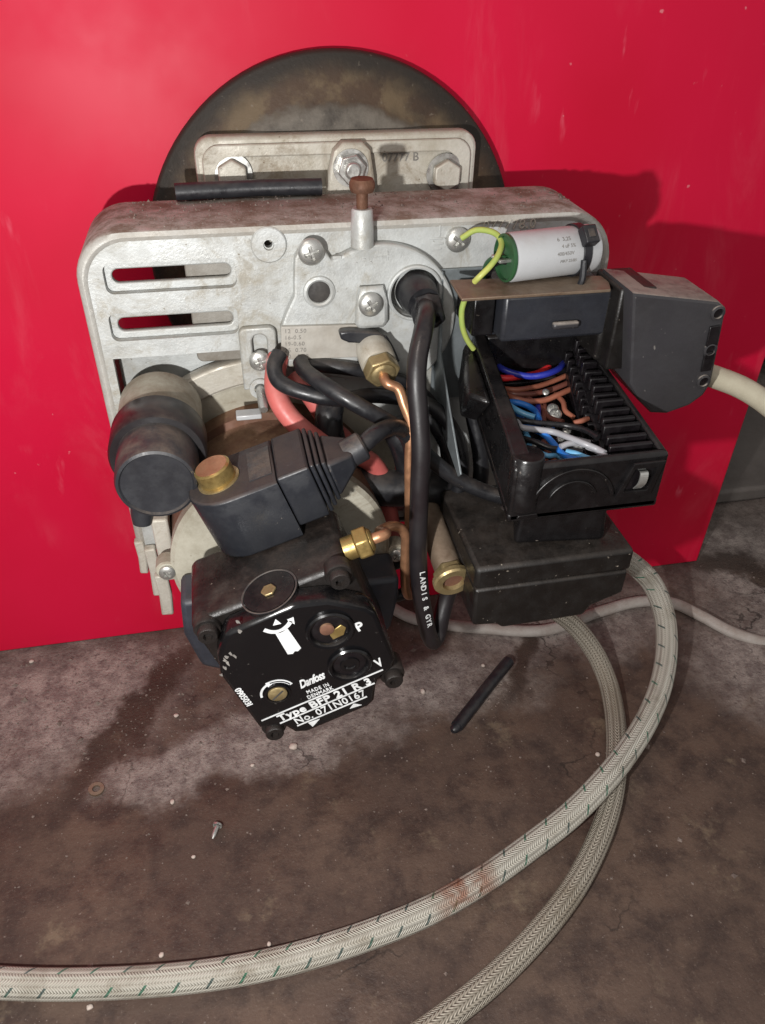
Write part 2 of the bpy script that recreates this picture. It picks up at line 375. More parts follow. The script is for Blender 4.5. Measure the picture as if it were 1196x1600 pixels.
    def build(s, name, material, parent=None, bevel=0, **kw): return finish(s.mesh(), name, material, parent, bevel, **kw)
def spline(pts, sub):
    P = [Vector(p) for p in pts]
    if len(P) < 3 or sub < 2:
        if len(P) == 2 and sub > 1: return [P[0].lerp(P[1], i / sub) for i in range(sub + 1)]
        return P
    Q = [P[0] * 2 - P[1]] + P + [P[-1] * 2 - P[-2]]; out = []
    for i in range(1, len(Q) - 2):
        p0, p1, p2, p3 = Q[i - 1:i + 3]
        t0, t1 = 0, max((p1 - p0).length, 1e-6) ** .5; t2 = t1 + max((p2 - p1).length, 1e-6) ** .5; t3 = t2 + max((p3 - p2).length, 1e-6) ** .5
        for k in range(sub):
            q = t1 + (t2 - t1) * k / sub
            a1 = p0 * ((t1 - q) / (t1 - t0)) + p1 * ((q - t0) / (t1 - t0)); a2 = p1 * ((t2 - q) / (t2 - t1)) + p2 * ((q - t1) / (t2 - t1)); a3 = p2 * ((t3 - q) / (t3 - t2)) + p3 * ((q - t2) / (t3 - t2))
            b1 = a1 * ((t2 - q) / (t2 - t0)) + a2 * ((q - t0) / (t2 - t0)); b2 = a2 * ((t3 - q) / (t3 - t1)) + a3 * ((q - t1) / (t3 - t1))
            out.append(b1 * ((t2 - q) / (t2 - t1)) + b2 * ((q - t1) / (t2 - t1)))
    out.append(P[-1]); return out
def rrect(x0, y0, x1, y1, r, seg=6):
    if not isinstance(r, (tuple, list)): r = (r,) * 4      # bl br tr tl
    out = []
    for (cx_, cy_, a0, q) in ((x0, y0, 180, r[0]), (x1, y0, 270, r[1]), (x1, y1, 0, r[2]), (x0, y1, 90, r[3])):
        sx_ = 1 if cx_ == x0 else -1; sy_ = 1 if cy_ == y0 else -1
        for k in range(seg + 1):
            a = math.radians(a0 + 90 * k / seg); out.append((cx_ + sx_ * q + q * math.cos(a), cy_ + sy_ * q + q * math.sin(a)))
    return out
def circ(cx_, cy_, r, n=40, a0=0, a1=360):
    full = abs(a1 - a0) >= 360
    return [(cx_ + r * math.cos(math.radians(a0 + (a1 - a0) * k / (n if full else n - 1))), cy_ + r * math.sin(math.radians(a0 + (a1 - a0) * k / (n if full else n - 1)))) for k in range(n)]
def curve_mesh(loops, d0, d1, bev, m):
    cu = bpy.data.curves.new('c', 'CURVE'); cu.dimensions = '2D'; cu.fill_mode = 'BOTH'
    cu.extrude = max((d1 - d0) / 2 - bev, 0); cu.bevel_depth = bev; cu.bevel_resolution = 1; cu.offset = -bev
    for lp in loops:
        sp = cu.splines.new('POLY'); sp.points.add(len(lp) - 1)
        for p, q in zip(sp.points, lp): p.co = (q[0], q[1], 0, 1)
        sp.use_cyclic_u = True
    return conv(cu, m @ Matrix.Translation((0, 0, (d0 + d1) / 2)))
def conv(cu, m):
    o = bpy.data.objects.new('tmp', cu); COL.objects.link(o)
    dg = bpy.context.evaluated_depsgraph_get(); dg.update()
    me = bpy.data.meshes.new_from_object(o.evaluated_get(dg)); bpy.data.objects.remove(o); bpy.data.curves.remove(cu)
    me.transform(m); return me
def plate(name, loops, d0, d1, material, parent, bev=.0008, m=FRONT, **kw):
    return finish(curve_mesh(loops, d0, d1, bev, m), name, material, parent, sharp=45, **kw)
def sheet(name, loops, d0, d1, material, parent, bev=.0007, m=FRONT):
    """flat sheet with holes, tessellated directly"""
    from mathutils.geometry import tessellate_polygon
    L = [[Vector((x, y, 0)) for x, y in lp] for lp in loops]; flat = [q for lp in L for q in lp]; n = len(flat)
    tr = tessellate_polygon(L); vs = [m @ Vector((q.x, q.y, d0)) for q in flat] + [m @ Vector((q.x, q.y, d1)) for q in flat]; fs = []
    for a, b, c in tr: fs += [(a, b, c), (a + n, c + n, b + n)]
    k = 0
    for lp in L:
        for i in range(len(lp)):
            a, b = k + i, k + (i + 1) % len(lp); fs.append((a, b, b + n, a + n))
        k += len(lp)
    return MB().add(vs, fs).build(name, material, parent, bev, sharp=45)
def text(name, s, m, size, material, parent, ext=.00008, align='CENTER', off=0, shear=0, space=1.0, bev=0):
    cu = bpy.data.curves.new('t', 'FONT'); cu.body = s; cu.size = size; cu.align_x = align; cu.align_y = 'CENTER'
    cu.extrude = ext; cu.offset = off; cu.shear = shear; cu.space_character = space; cu.resolution_u = 3; cu.bevel_depth = bev
    return finish(conv(cu, m), name, material, parent, smooth=False)
def merge(*mbs):
    r = MB()
    for q in mbs: r.add(q.v, q.f)
    return r
# shared phillips screw head, radius 1, along +z
def phillips():
    mb = MB(); R, K = 14, 64; vs = []
    for i in range(R + 1):
        r = i / R
        for k in range(K):
            a = 2 * PI * k / K; x, y = r * math.cos(a), r * math.sin(a)
            h = .18 + .42 * math.sqrt(max(1 - (r * .97) ** 2, 0))
            if (abs(x) < .13 and abs(y) < .56) or (abs(y) < .13 and abs(x) < .56): h -= .28 - .1 * r
            vs.append((x, y, h))
    for k in range(K): a = 2 * PI * k / K; vs.append((math.cos(a), math.sin(a), -.1))
    fs = []
    for i in range(R + 1):
        for k in range(K):
            j = (k + 1) % K; fs.append((i * K + k, i * K + j, (i + 1) * K + j, (i + 1) * K + k))
    mb.add(vs, fs); me = mb.mesh(); me.name = 'screw_head'
    for p in me.polygons: p.use_smooth = True
    me.set_sharp_from_angle(angle=math.radians(40)); me.materials.append(M['steel']); return me
def socket():
    mb = MB(); m = Matrix.Identity(4)
    out = circ(0, 0, 1, 36); hx = circ(0, 0, .55, 6, 0, 360)
    pr = [(1, -.1), (1, .75), (.9, .9), (.62, .9)]
    K = 36; vs = []
    for r, h in pr:
        for x, y in out: vs.append((x * r, y * r, h))
    def hexr(a):
        b = (a % (PI / 3)) - PI / 6; return .52 * math.cos(PI / 6) / math.cos(b)
    for h in (.9, .3):
        for k in range(K): a = 2 * PI * k / K; vs.append((hexr(a) * math.cos(a), hexr(a) * math.sin(a), h))
    fs = [(i * K + k, i * K + (k + 1) % K, (i + 1) * K + (k + 1) % K, (i + 1) * K + k) for i in range(5) for k in range(K)]
    fs.append(tuple(5 * K + k for k in range(K))); mb.add(vs, fs); me = mb.mesh(); me.name = 'socket_screw_head'
    for p in me.polygons: p.use_smooth = True
    me.set_sharp_from_angle(angle=math.radians(35)); me.materials.append(M['cast_black']); return me
SCREW = phillips(); SOCK = socket()
def put_mesh(name, me, m, parent, material=None):
    o = bpy.data.objects.new(name, me); COL.objects.link(o); o.parent = parent
    o.matrix_local = Matrix.Translation(-wpos(parent)) @ m
    if material: o.material_slots[0].link = 'OBJECT'; o.material_slots[0].material = M[material]
    return o
def screw(p, r, parent, d=(0, -1, 0), rot=.3, name='screw', material=None):
    return put_mesh(name, SCREW, axis_frame(p, d) @ Matrix.Rotation(rot, 4, 'Z') @ Matrix.Scale(r, 4), parent, material)
def hexpts(r, rot=0): return [(r * math.cos(PI / 3 * k + rot), r * math.sin(PI / 3 * k + rot)) for k in range(6)]
def pxs(L): return [PY(*q) for q in L]

# ------------------------------------------------------------------ setting: floor, back of the room
def struct(o): o['kind'] = 'structure'; return o
mb = MB(); n = 40
mb.add([(-3, -3, 0), (3.5, -3, 0), (3.5, 3, 0), (-3, 3, 0)], [(0, 1, 2, 3)])
struct(mb.build('floor', 'floor'))
M['wall'] = mat('grimy_plaster_wall', lin(96, 90, 80), .8, 0, lin(66, 58, 50), 6, .4, .6, bs=60, bstr=.3)
M['slab'] = mat('grey_concrete_slab', lin(98, 92, 88), .8, 0, lin(74, 68, 64), 14, .4, .6, bs=120, bstr=.4)
struct(MB().box((-3, 1.3, 0), (3.5, 1.4, 2.4)).build('wall_back', 'wall'))
struct(MB().box((.46, .085, 0), (1.6, .30, .018)).build('concrete_ledge', 'slab', bevel=.004))

# dark bundle of cloth lying behind the boiler's corner
def lump(seed, c, s, nu=28, nv=14):
    rnd = random.Random(seed); ph = [(rnd.uniform(1, 5), rnd.uniform(0, 6), rnd.uniform(1, 5), rnd.uniform(0, 6)) for _ in range(5)]
    vs, fs = [], []
    for i in range(nv + 1):
        th = PI * i / nv
        for k in range(nu):
            a = 2 * PI * k / nu
            q = 1 + sum(.09 * math.sin(p[0] * a + p[1]) * math.sin(p[2] * th + p[3]) for p in ph)
            vs.append((c[0] + s[0] * q * math.sin(th) * math.cos(a), c[1] + s[1] * q * math.sin(th) * math.sin(a), max(c[2] + s[2] * q * math.cos(th), .001)))
    for i in range(nv):
        for k in range(nu):
            j = (k + 1) % nu; fs.append((i * nu + k, (i + 1) * nu + k, (i + 1) * nu + j, i * nu + j))
    return MB().add(vs, fs)
M['bundle'] = mat('dark_blue_cloth', lin(44, 50, 58), .8, 0, lin(26, 28, 32), 14, .4, .6, bs=90, bstr=.6)
M['tan'] = mat('tan_sacking', lin(138, 124, 98), .85, 0, lin(96, 84, 66), 14, .4, .6, bs=90, bstr=.6)
tag(lump(3, (.80, .46, .05), (.17, .10, .075)).build('cloth_bundle', 'bundle', base=(.80, .46, 0)), 'dark blue bundle lying on the floor behind the boiler corner', 'bundle')
tag(lump(8, (.92, .66, .06), (.2, .1, .10)).build('sack', 'tan', base=(.92, .66, 0)), 'tan sack at the right edge behind the dark bundle', 'sack')

# ------------------------------------------------------------------ boiler with its red panel and round mounting plate
boiler = thing('boiler', 'boiler with red lacquered front panel standing on the dirty floor', 'boiler', (-.1, .2, 0))
MB().box((-.75, .0, .0), (.4352, .012, .75)).build('front_panel', 'red', boiler, .0015)
M['casing'] = mat('dark_boiler_casing', lin(60, 30, 32), .6, 0, lin(40, 24, 24), 10, .4, .6)
MB().box((-.745, .014, .004), (.428, .55, .745)).build('casing', 'casing', boiler, .002)
PC = Vector((.0740, 0, .3290))
mp_ = thing('mounting_plate', 'round sooty black plate with ochre rust behind the burner flange', 'mounting plate', (PC.x, 0, PC.z))
fr = FRONT.copy(); fr.translation = PC
MB().lathe([(.1196, .0002), (.1202, .006), (.1196, .0105), (.118, .0122), (.096, .0128), (.0925, .0155), (.088, .0178), (.070, .0182)], fr, 96).build('plate_disc', 'plate', mp_, sharp=50)
MB().lathe([(.072, .0180), (.072, .0225), (.0705, .0232)], fr, 72).build('gasket_ring', 'plate', mp_, sharp=50)

# ------------------------------------------------------------------ burner: flange, cover, face plate, motor
bn = thing('oil_burner', 'grey cast aluminium oil burner mounted on the red boiler panel', 'burner', (.074, -.1, .178))
# flange
fl = plate('mounting_flange', [rrect(-.0105, .24, .1585, .4083, (.004, .004, .010, .010))], .0195, .030, 'alu_warm', bn, .0022)
plate('flange_rim', [rrect(-.0065, .25, .1545, .4045, (.004, .004, .010, .010)), rrect(.0005, .257, .1475, .3975, (.004, .004, .010, .010))], .0302, .0325, 'alu_warm', fl, .0009)
bl = [(.0640, .345), (.0960, .345), (.0935, .385), (.0910, .4010), (.0860, .4055), (.0740, .4055), (.0690, .4010), (.0650, .385)]
plate('flange_boss', [bl], .0302, .0400, 'alu_warm', fl, .002)
p = PY(548, 262, -.04)
MB().lathe([(.0105, 0), (.0105, .0012)], axis_frame(p, (0, -1, 0)), 32).build('washer', 'steel', fl)
mb = MB(); mb.prism(hexpts(.0085, .2), axis_frame(p, (0, -1, 0)), .0013, .0070); mb.lathe([(.0050, .0070), (.0050, .0080), (.004, .0105)], axis_frame(p, (0, -1, 0)), 24)
mb.build('stud_nut', 'steel', fl, .0007)
for px, py in ((363, 272), (695, 271)):
    p = PY(px, py, -.031)
    MB().lathe([(.0118, 0), (.0118, .0014)], axis_frame(p, (0, -1, 0)), 32).build('washer', 'steel', fl)
    mb = MB(); mb.prism(hexpts(.0092, .5), axis_frame(p, (0, -1, 0)), .0015, .0075); mb.build('bolt_head', 'alu_warm', fl, .001)
p = PY(626, 246, -.0303); text('cast_number', '07777 B', Matrix.Translation(p - Vector((0, 0, 0))) @ FRONT, .0068, 'grey_print', fl, .0003)
# cover: rim shell, front sheet with real openings
X0, X1, ZT, ZB = -.0762, .2215, .380, .1735
rimo = rrect(X0, ZB, X1, ZT, (.003, .03, .030, .026), 10)
rimi = rrect(X0 + .0062, ZB + .0045, X1 - .0062, ZT - .0062, (.002, .026, .026, .022), 10)
cov = plate('cover_shell', [rimo, rimi], .047, .1046, 'alu_top', bn, .0030)
MC = Vector((.0155, -.16, .2005))                      # motor and pump axis
def zx(px, py, y=-.105): q = PY(px, py, y); return q.x, q.z
s1 = rrect(-.0625, .3475, .0055, .3635, .004, 5)
s2 = rrect(-.0645, .3210, .0040, .3370, .004, 5)
arch = [(-.0665, .311), (.0035, .311)] + circ(MC.x, MC.z, .0905, 44, 97, -8) + [(MC.x + .089, .184), (-.030, .184), (-.030, .240), (-.0665, .244)]
fo = rrect(X0 + .0050, ZB + .0050, X1 - .0050, ZT - .0050, (.002, .025, .0255, .0215), 10)
hole_s = circ(*zx(420, 382), .0022, 16)
front = sheet('front_cover', [fo, s1, s2, arch, hole_s], .0995, .1037, 'alu', bn)
# recessed louvre frames just behind each slot, with rounded openings
for (a, b, c, d, op) in ((-.0645, .3455, .0075, .3655, (-.0590, .3515, .0030, .3590)), (-.0665, .3190, .0060, .3390, (-.0608, .3245, .0015, .3322))):
    plate('louvre_frame', [rrect(a, b, c, d, .005, 5), rrect(*op, .0036, 5)], .0945, .0985, 'alu', front, .0008)
# inner plates behind the slots
plate('baffle_plate', [rrect(-.0215, .300, .200, .3695, .004)], .0885, .0925, 'grey_in', bn, .0008)
plate('baffle_plate', [rrect(-.067, .190, .012, .318, .004)], .0780, .0820, 'alu', bn, .0008)
plate('air_volute', [circ(MC.x, MC.z, .1000, 40, 15, 148) + circ(MC.x, MC.z, .0845, 40, 148, 15)], .0845, .0950, 'alu_warm', bn, .0015)
plate('volute_back', [circ(MC.x, MC.z, .0840, 48, -12, 170)], .0845, .0925, 'beige', bn, .0005)
# boss round the small hole at the top
p = PY(420, 382, -.1038); MB().ring([(.0095, 0), (.0095, .0008), (.0088, .0014), (.0028, .0014), (.0025, 0)], axis_frame(p, (0, -1, 0)), 40).build('boss_ring', 'alu', front)
# igniter face plate with a screw lobe at the left
cc = Vector((.0830, 0, .3245)); R = .0445
lob = [(.0330, .3050), (.0272, .3075), (.0268, .3250), (.0305, .3340), (.0352, .3430), (.0360, .3560), (.0368, .3640), (.0405, .3695), (.0460, .3715), (.0515, .3690), (.0560, .3620)]
fpo = lob + circ(cc.x, cc.z, R, 44, 118, -70)[:] + [(.0700, .2900), (.0330, .2960)]
rb = circ(*zx(650, 457, -.112), .0140, 32)
fp = plate('igniter_plate', [fpo, rb], .1037, .1105, 'alu', bn, .0014)
for px, py, r, rot in ((486, 393, .0069, .3), ):
    screw(PY(px, py, -.111), r, bn, rot=rot)
screw(PY(715, 374, -.1045), .0067, bn, rot=.9)
# central clamp with its screw
cl = [(.0690, .3400), (.0705, .3475), (.0840, .3475), (.0868, .3390), (.0870, .3270), (.0845, .3235), (.0700, .3235), (.0680, .3270)]
plate('clamp_boss', [cl], .1107, .1165, 'alu', fp, .0025)
screw(PY(579, 475, -.1175), .0066, bn, rot=.5)
p = PY(499, 456, -.1106)
MB().ring([(.0090, 0), (.0086, .0012), (.0072, .0018), (.0062, .0010), (.0062, 0)], axis_frame(p, (0, -1, 0)), 36).build('sight_hole_rim', 'alu', fp)
MB().lathe([(.0061, 0), (.0050, .0004), (.002, .0009)], axis_frame(p, (0, -1, 0)), 28).build('sight_hole', 'hole', fp)
mb = MB()
for (a, b, c) in ((520, 404, 534), (586, 401, 604)):
    q0, q1 = PY(a, b, -.1107), PY(c, 401, -.1107); mb.box((q0.x, q0.y - .0004, q0.z - .0004), (q1.x, q1.y, q1.z + .0005))
mb.build('scale_marks', 'alu', fp, .0002)
text('cast_scale', '- .-. +', Matrix.Translation(PY(572, 403, -.1106)) @ FRONT, .010, 'alu', fp, .0004, space=1.25)
p = PY(648, 457, -.1106); MB().ring([(.0160, 0), (.0158, .0020), (.0150, .0026), (.0140, .0022), (.0138, 0)], axis_frame(p, (0, -1, 0)), 40).build('electrode_port_rim', 'alu', fp)
# vertical adjusting spindle: cast sleeve with rusty screw on the cover's top edge
p = PY(566, 372, -.110); t0 = Vector((p.x, -.1105, p.z - .004))
MB().lathe([(.0062, 0), (.0060, .010), (.0056, .0185), (.0050, .0195)], frame(t0, (1, 0, 0), (0, 1, 0)), 28).build('spindle_sleeve', 'alu', fp)
t1 = t0 + Vector((0, 0, .0195)); mb = MB().lathe([(.0030, -.002), (.0030, .008), (.0058, .0082), (.0066, .0100), (.0066, .0125), (.0056, .0145), (.002, .0152)], frame(t1, (1, 0, 0), (0, 1, 0)), 28)
mb.build('spindle_screw', 'rustbrown', fp)
# rating label on the lower lip of the face plate
lab_m = frame(PY(504, 534, -.1125), PY(566, 533, -.1125) - PY(443, 537, -.1125), (0, 0, 1))
W2, H2 = .0232, .0098
lb = MB(); lb.prism(rrect(-W2, -H2, W2, H2, .001, 3), lab_m, -.0018, .0008); lb = lb.build('rating_label', 'sticker', fp, .0003)
rows = ['12  0.50', '16-0.5', '19-0.60', '25  0.70', '40   0.80']
for i, r_ in enumerate(rows):
    text('label_line', r_, lab_m @ Matrix.Translation((-.0215, .0072 - i * .0038, .0010)), .0034, 'grey_print', lb, .00005, 'LEFT', space=1.1)
for i, r_ in enumerate(('1', '2')): text('label_line', r_, lab_m @ Matrix.Translation((.0150, .0055 - i * .0050, .0010)), .0038, 'grey_print', lb, .00005)
mb = MB(); mb.prism(rrect(-W2 - .0005, -H2 - .0052, W2 - .002, -H2 - .0002, .001, 3), lab_m, -.006, -.0002); mb.build('label_ledge', 'alu', fp, .0008)
# sliding bracket with slot and screw left of the label
q0, q1 = PY(372, 515, -.109), PY(437, 596, -.109)
bo = rrect(q0.x, q1.z - .004, q1.x, q0.z, (.001, .001, .004, .004), 5)
sl = rrect(q0.x + .0070, q0.z - .0230, q0.x + .0155, q0.z - .0040, .0040, 5)
sb = plate('sliding_bracket', [bo, sl], .1037, .1090, 'alu', bn, .001)
screw(PY(406, 563, -.1105), .0058, bn, rot=.2)
q = PY(407, 606, -.1095)
MB().ring([(.0062, 0), (.0062, .0016), (.0035, .0016), (.0035, 0)], axis_frame(q, (0, -1, 0)), 28).build('pin_collar', 'alu', sb)
MB().lathe([(.0028, -.003), (.0028, .018), (.0022, .019)], axis_frame(q, (.02, -1, -.25)), 20).build('pin', 'steel', sb)
# cast marks on the front cover
text('cast_number', '077778.0', Matrix.Translation(PY(796, 351, -.1039)) @ FRONT, .0076, 'alu_warm', front, .0007, space=1.1)
mb = MB(); q = PY(684, 378, -.1037)
for dx, dz, w_, h_ in ((.0010, .0060, .0005, .0030), (0, .0020, .0042, .0005), (.0005, -.0010, .0028, .0005), (.001, -.0038, .0014, .0005)):
    mb.box((q.x + dx - w_, -.1036, q.z + dz - h_), (q.x + dx + w_, -.1041, q.z + dz + h_))
mb.build('earth_mark', 'alu', front, .0002)
# motor drum
fm = FRONT.copy(); fm.translation = Vector((MC.x, 0, MC.z))
mo = MB().lathe([(.0700, .0905), (.0700, .106), (.0660, .108), (.0650, .135), (.0645, .150)], fm, 72).build('motor_drum', 'rust', bn, sharp=50)
MB().lathe([(.0655, .1502), (.0655, .1580), (.0630, .1605), (.0480, .1625), (.0300, .1630)], fm, 72).build('motor_end_cap', 'beige', mo, sharp=30)
MB().lathe([(.0290, .1632), (.0290, .1875)], fm, 40).build('coupling_neck', 'cast_black', mo)
q = PY(388, 645, -.118); MB().box((q.x - .0070, q.y - .006, q.z - .0015), (q.x + .0075, q.y + .002, q.z + .0015), None).build('white_tab', 'cap_w', mo, .0006)
# end-cap ears with their screws
for px, py in ((262, 893), (620, 866), (532, 783)):
    q = PY(px, py, -.1585)
    e_ = MB().lathe([(.0068, -.010), (.0068, -.001), (.006, 0)], axis_frame(q, (0, -1, 0)), 24).build('cap_ear', 'beige', mo)
    if px != 532: screw(q + Vector((0, -.0003, 0)), .0048, bn, rot=.6)
# slate grey half-drum below the coupling, showing left and right of the pump
hd = [(-.061, .006), (-.0625, -.020), (-.0560, -.047), (-.040, -.0555), (-.02, -.058), (.02, -.058), (.043, -.052), (.0600, -.036), (.064, -.012), (.0640, .004)]
MB().prism([(x + MC.x + .001, z + MC.z - .004) for x, z in hd], FRONT, .1640, .1900).build('lower_housing', 'dk_blue', mo, .003)
# hinge tabs under the cover's left corner
col_ = MB().box((PY(246, 860, -.135).x, -.138, PY(246, 905, -.135).z), (PY(272, 860, -.135).x, -.106, PY(250, 808, -.135).z)).build('hinge_bracket', 'alu_warm', bn, .0015)
for (a, b, d, wd, y) in ((209, 848, 897, .0058, -.106), (225, 860, 932, .0070, -.112), (241, 902, 962, .0082, -.122)):
    u0, u1 = PY(a, b, y), PY(a + .2 * (d - b), d, y); xa, xb = u0.x, u0.x + wd; zm = (u0.z + u1.z) / 2
    mb = MB(); mb.prism([(xa, u0.z), (xa + .0006, zm), (xa - .0004, u1.z), (xb - .0008, u1.z - .0008), (xb + .0005, zm), (xb, u0.z)], FRONT, -y - .006, -y)
    mb.build('hinge_tab', 'alu_warm', bn, .0012)

# ------------------------------------------------------------------ air damper cylinder with black cap
A = Vector((-.0455, -.1035, .2780))
ac = thing('air_damper', 'beige cylinder with black rubber cap at the left of the burner', 'damper', A)
fa = FRONT.copy(); fa.translation = Vector((A.x, 0, A.z))
MB().lathe([(.0233, .1030), (.0233, .128), (.0225, .1345)], fa, 56).build('cylinder', 'beige', ac)
MB().lathe([(.0245, .1345), (.0256, .1360), (.0256, .1560), (.0245, .1580)], fa, 56).build('cap_skirt', 'rubber_b', ac)
MB().lathe([(.0212, .1580), (.0207, .1810), (.0198, .1834), (.0184, .1840), (.0176, .1828), (.006, .1822), (.002, .1826)], fa, 56).build('cap', 'rubber_g', ac)
mb = MB().tube([A + Vector((-.009, -.068, -.016)), A + Vector((-.0115, -.069, -.024)), A + Vector((-.0125, -.070, -.0300))], lambda q: .0072 - .0022 * q, 18, 5); mb.build('pull_tab', 'rubber_g', ac)

# ------------------------------------------------------------------ oil pump
al = math.radians(18.5)
U = Vector((math.cos(al), 0, math.sin(al))); V = Vector((-math.sin(al), 0, math.cos(al)))
PO = Vector((.0153, 0, .202))
PF = frame(PO, U, V)                                     # local (u, v, distance out of the panel)
def puv(px, py, y=-.2497): q = PY(px, py, y) - PO; return (q.dot(U), q.dot(V))
pump = thing('oil_pump', 'black oil pump with white printed face plate hanging below the solenoid coil', 'pump', (.0153, -.215, .150))
body = plate('pump_body', [rrect(-.0405, -.0465, .0440, .0430, (.010, .010, .006, .006))], .1878, .2360, 'cast_black', pump, .0025, PF)
fpoly = [(-.0368, .0140), (-.0325, .0270), (-.0235, .0385), (-.0200, .0402), (.0110, .0418), (.0150, .0412), (.0290, .0362), (.0442, .0225), (.0470, .0165), (.0462, -.0190), (.0440, -.0245), (.0335, -.0300), (.0305, -.0345), (.0262, -.0450), (.0215, -.0478), (-.0150, -.0500), (-.0210, -.0470), (-.0235, -.0405), (-.0290, -.0360), (-.0362, -.0330)]
plate('face_plate', [fpoly], .2362, .2492, 'gloss', pump, .0022, PF)
for u_, v_ in ((-.0330, .0365), (.0372, .0390), (.0400, -.0385), (-.0318, -.0445)):
    dz_ = .0045 if v_ < 0 else 0
    mb = MB(); mb.lathe([(.0070, .231), (.0070, .2372 + dz_), (.0063, .2384 + dz_)], PF @ Matrix.Translation((u_, v_, 0)), 28); lg = mb.build('screw_lug', 'cast_black', pump)
    put_mesh('socket_screw', SOCK, PF @ Matrix.Translation((u_, v_, .2386 + dz_)) @ Matrix.Rotation(u_ * 40, 4, 'Z') @ Matrix.Scale(.0050, 4), pump)
# seams: a scribed joint line along the top
# filter port on the top face
q = PP(421, 924, PO + V * .0432, V)
ft = frame(q, U, (0, 1, 0))
MB().ring([(.0146, 0), (.0146, .0004), (.0140, .0005), (.0136, .0002), (.0136, 0)], ft, 48).build('port_ring', 'rubber_g', pump)
MB().lathe([(.0132, 0), (.0132, .0004), (.0045, .0002)], ft, 40).build('port_face', 'blk', pump)
mb = MB().prism(hexpts(.0040), ft, .0003, .0016); mb.build('port_plug', 'brass_dull', pump, .0004)
# pressure and vacuum ports on the face
for (px, py, ro, kind) in ((516, 985, .0122, 'P'), (547, 1038, .0116, 'V')):
    a, b = puv(px, py); m_ = PF @ Matrix.Translation((a, b, .2492))
    MB().ring([(ro, 0), (ro, .0014), (ro - .0008, .0022), (ro - .0020, .0018), (ro - .0034, -.0005), (ro - .0034, -.001)], m_, 44).build('gauge_port_rim', 'gloss', pump)
    MB().lathe([(ro - .0035, .0001), (ro - .0040, .0003), (.003, .0001)], m_, 36).build('gauge_port_recess', 'blk_in', pump)
    if kind == 'P':
        mb = MB(); mb.prism([(-.0008, -.0065), (.0052, -.0060), (.0078, -.0020), (.0062, .0012), (.0010, -.0006), (-.0012, -.0030)], m_, .0002, .0009); mb.build('brass_plug', 'brass', pump, .0003)
        MB().lathe([(.0036, .0002), (.0036, .0014), (.0026, .0018)], m_ @ Matrix.Translation((-.001, .0018, 0)), 20).build('plug_core', 'rust', pump)
    else:
        MB().lathe([(.0052, .0002), (.0050, .0012), (.0030, .0012), (.0026, .0004), (.001, .0004)], m_, 28).build('plug_core', 'gloss', pump)
a, b = puv(434, 1083); m_ = PF @ Matrix.Translation((a, b, .2492))
MB().ring([(.0068, 0), (.0068, .0012), (.0058, .0014), (.0052, 0)], m_, 32).build('adjuster_rim', 'gloss', pump)
mb = MB(); mb.lathe([(.0050, 0), (.0050, .0014), (.0042, .0020)], m_, 24); mb.build('adjuster_screw', 'brass_dull', pump)
MB().box((-.0040, -.0005, .0019), (.0040, .0005, .0022), m_ @ Matrix.Rotation(.5, 4, 'Z')).build('adjuster_slot', 'hole', pump)
# white print
FD = .2493
def ink(name, pts, d=FD): return MB().prism(pts, PF, d, d + .0002).build(name, 'white', pump)
def band(c, r0, r1, a0, a1, n=18): return [(c[0] + r0 * math.cos(math.radians(a0 + (a1 - a0) * k / n)), c[1] + r0 * math.sin(math.radians(a0 + (a1 - a0) * k / n))) for k in range(n + 1)] + [(c[0] + r1 * math.cos(math.radians(a1 + (a0 - a1) * k / n)), c[1] + r1 * math.sin(math.radians(a1 + (a0 - a1) * k / n))) for k in range(n + 1)]
def pl(L): return [puv(*q) for q in L]
ink('white_bar', pl([(431, 991), (450, 983), (471, 1013), (466, 1018), (461, 1018), (458, 1022), (450, 1023)]))
arc = spline([Vector((*puv(*q), 0)) for q in ((413, 985), (424, 988), (437, 987), (449, 979), (455, 971))], 6)
w_ = .0011
L_, R_ = [], []
for i, q in enumerate(arc):
    t_ = (arc[min(i + 1, len(arc) - 1)] - arc[max(i - 1, 0)]).normalized(); nn = Vector((-t_.y, t_.x, 0)) * w_
    L_.append((q + nn)[:2]); R_.append((q - nn)[:2])
ink('rotation_arrow', L_ + R_[::-1])
ink('arrow_head', pl([(449, 969), (459, 965), (461, 976), (457, 974), (453, 972)]))
ink('triangle_mark', pl([(427, 978), (440, 975), (431, 968)]))
ink('adjuster_arc', band((a, b), .0078, .0090, 175, 20))
ink('adjuster_arc_thick', band((a, b), .0082, .0098, 95, 15))
def line(p0, p1, wd=.00045):
    a_, b_ = Vector(puv(*p0)), Vector(puv(*p1)); d_ = (b_ - a_).normalized(); q = Vector((-d_.y, d_.x)) * wd
    ink('rule', [tuple(a_ - q), tuple(b_ - q), tuple(b_ + q), tuple(a_ + q)])
line((409, 1127), (599, 1047)); line((438, 1131), (586, 1068)); line((465, 1135), (574, 1089))
ink('triangle_mark', pl([(482, 1130), (500, 1124), (489, 1136)]))
ink('triangle_mark', pl([(547, 1108), (566, 1102), (553, 1100)]))
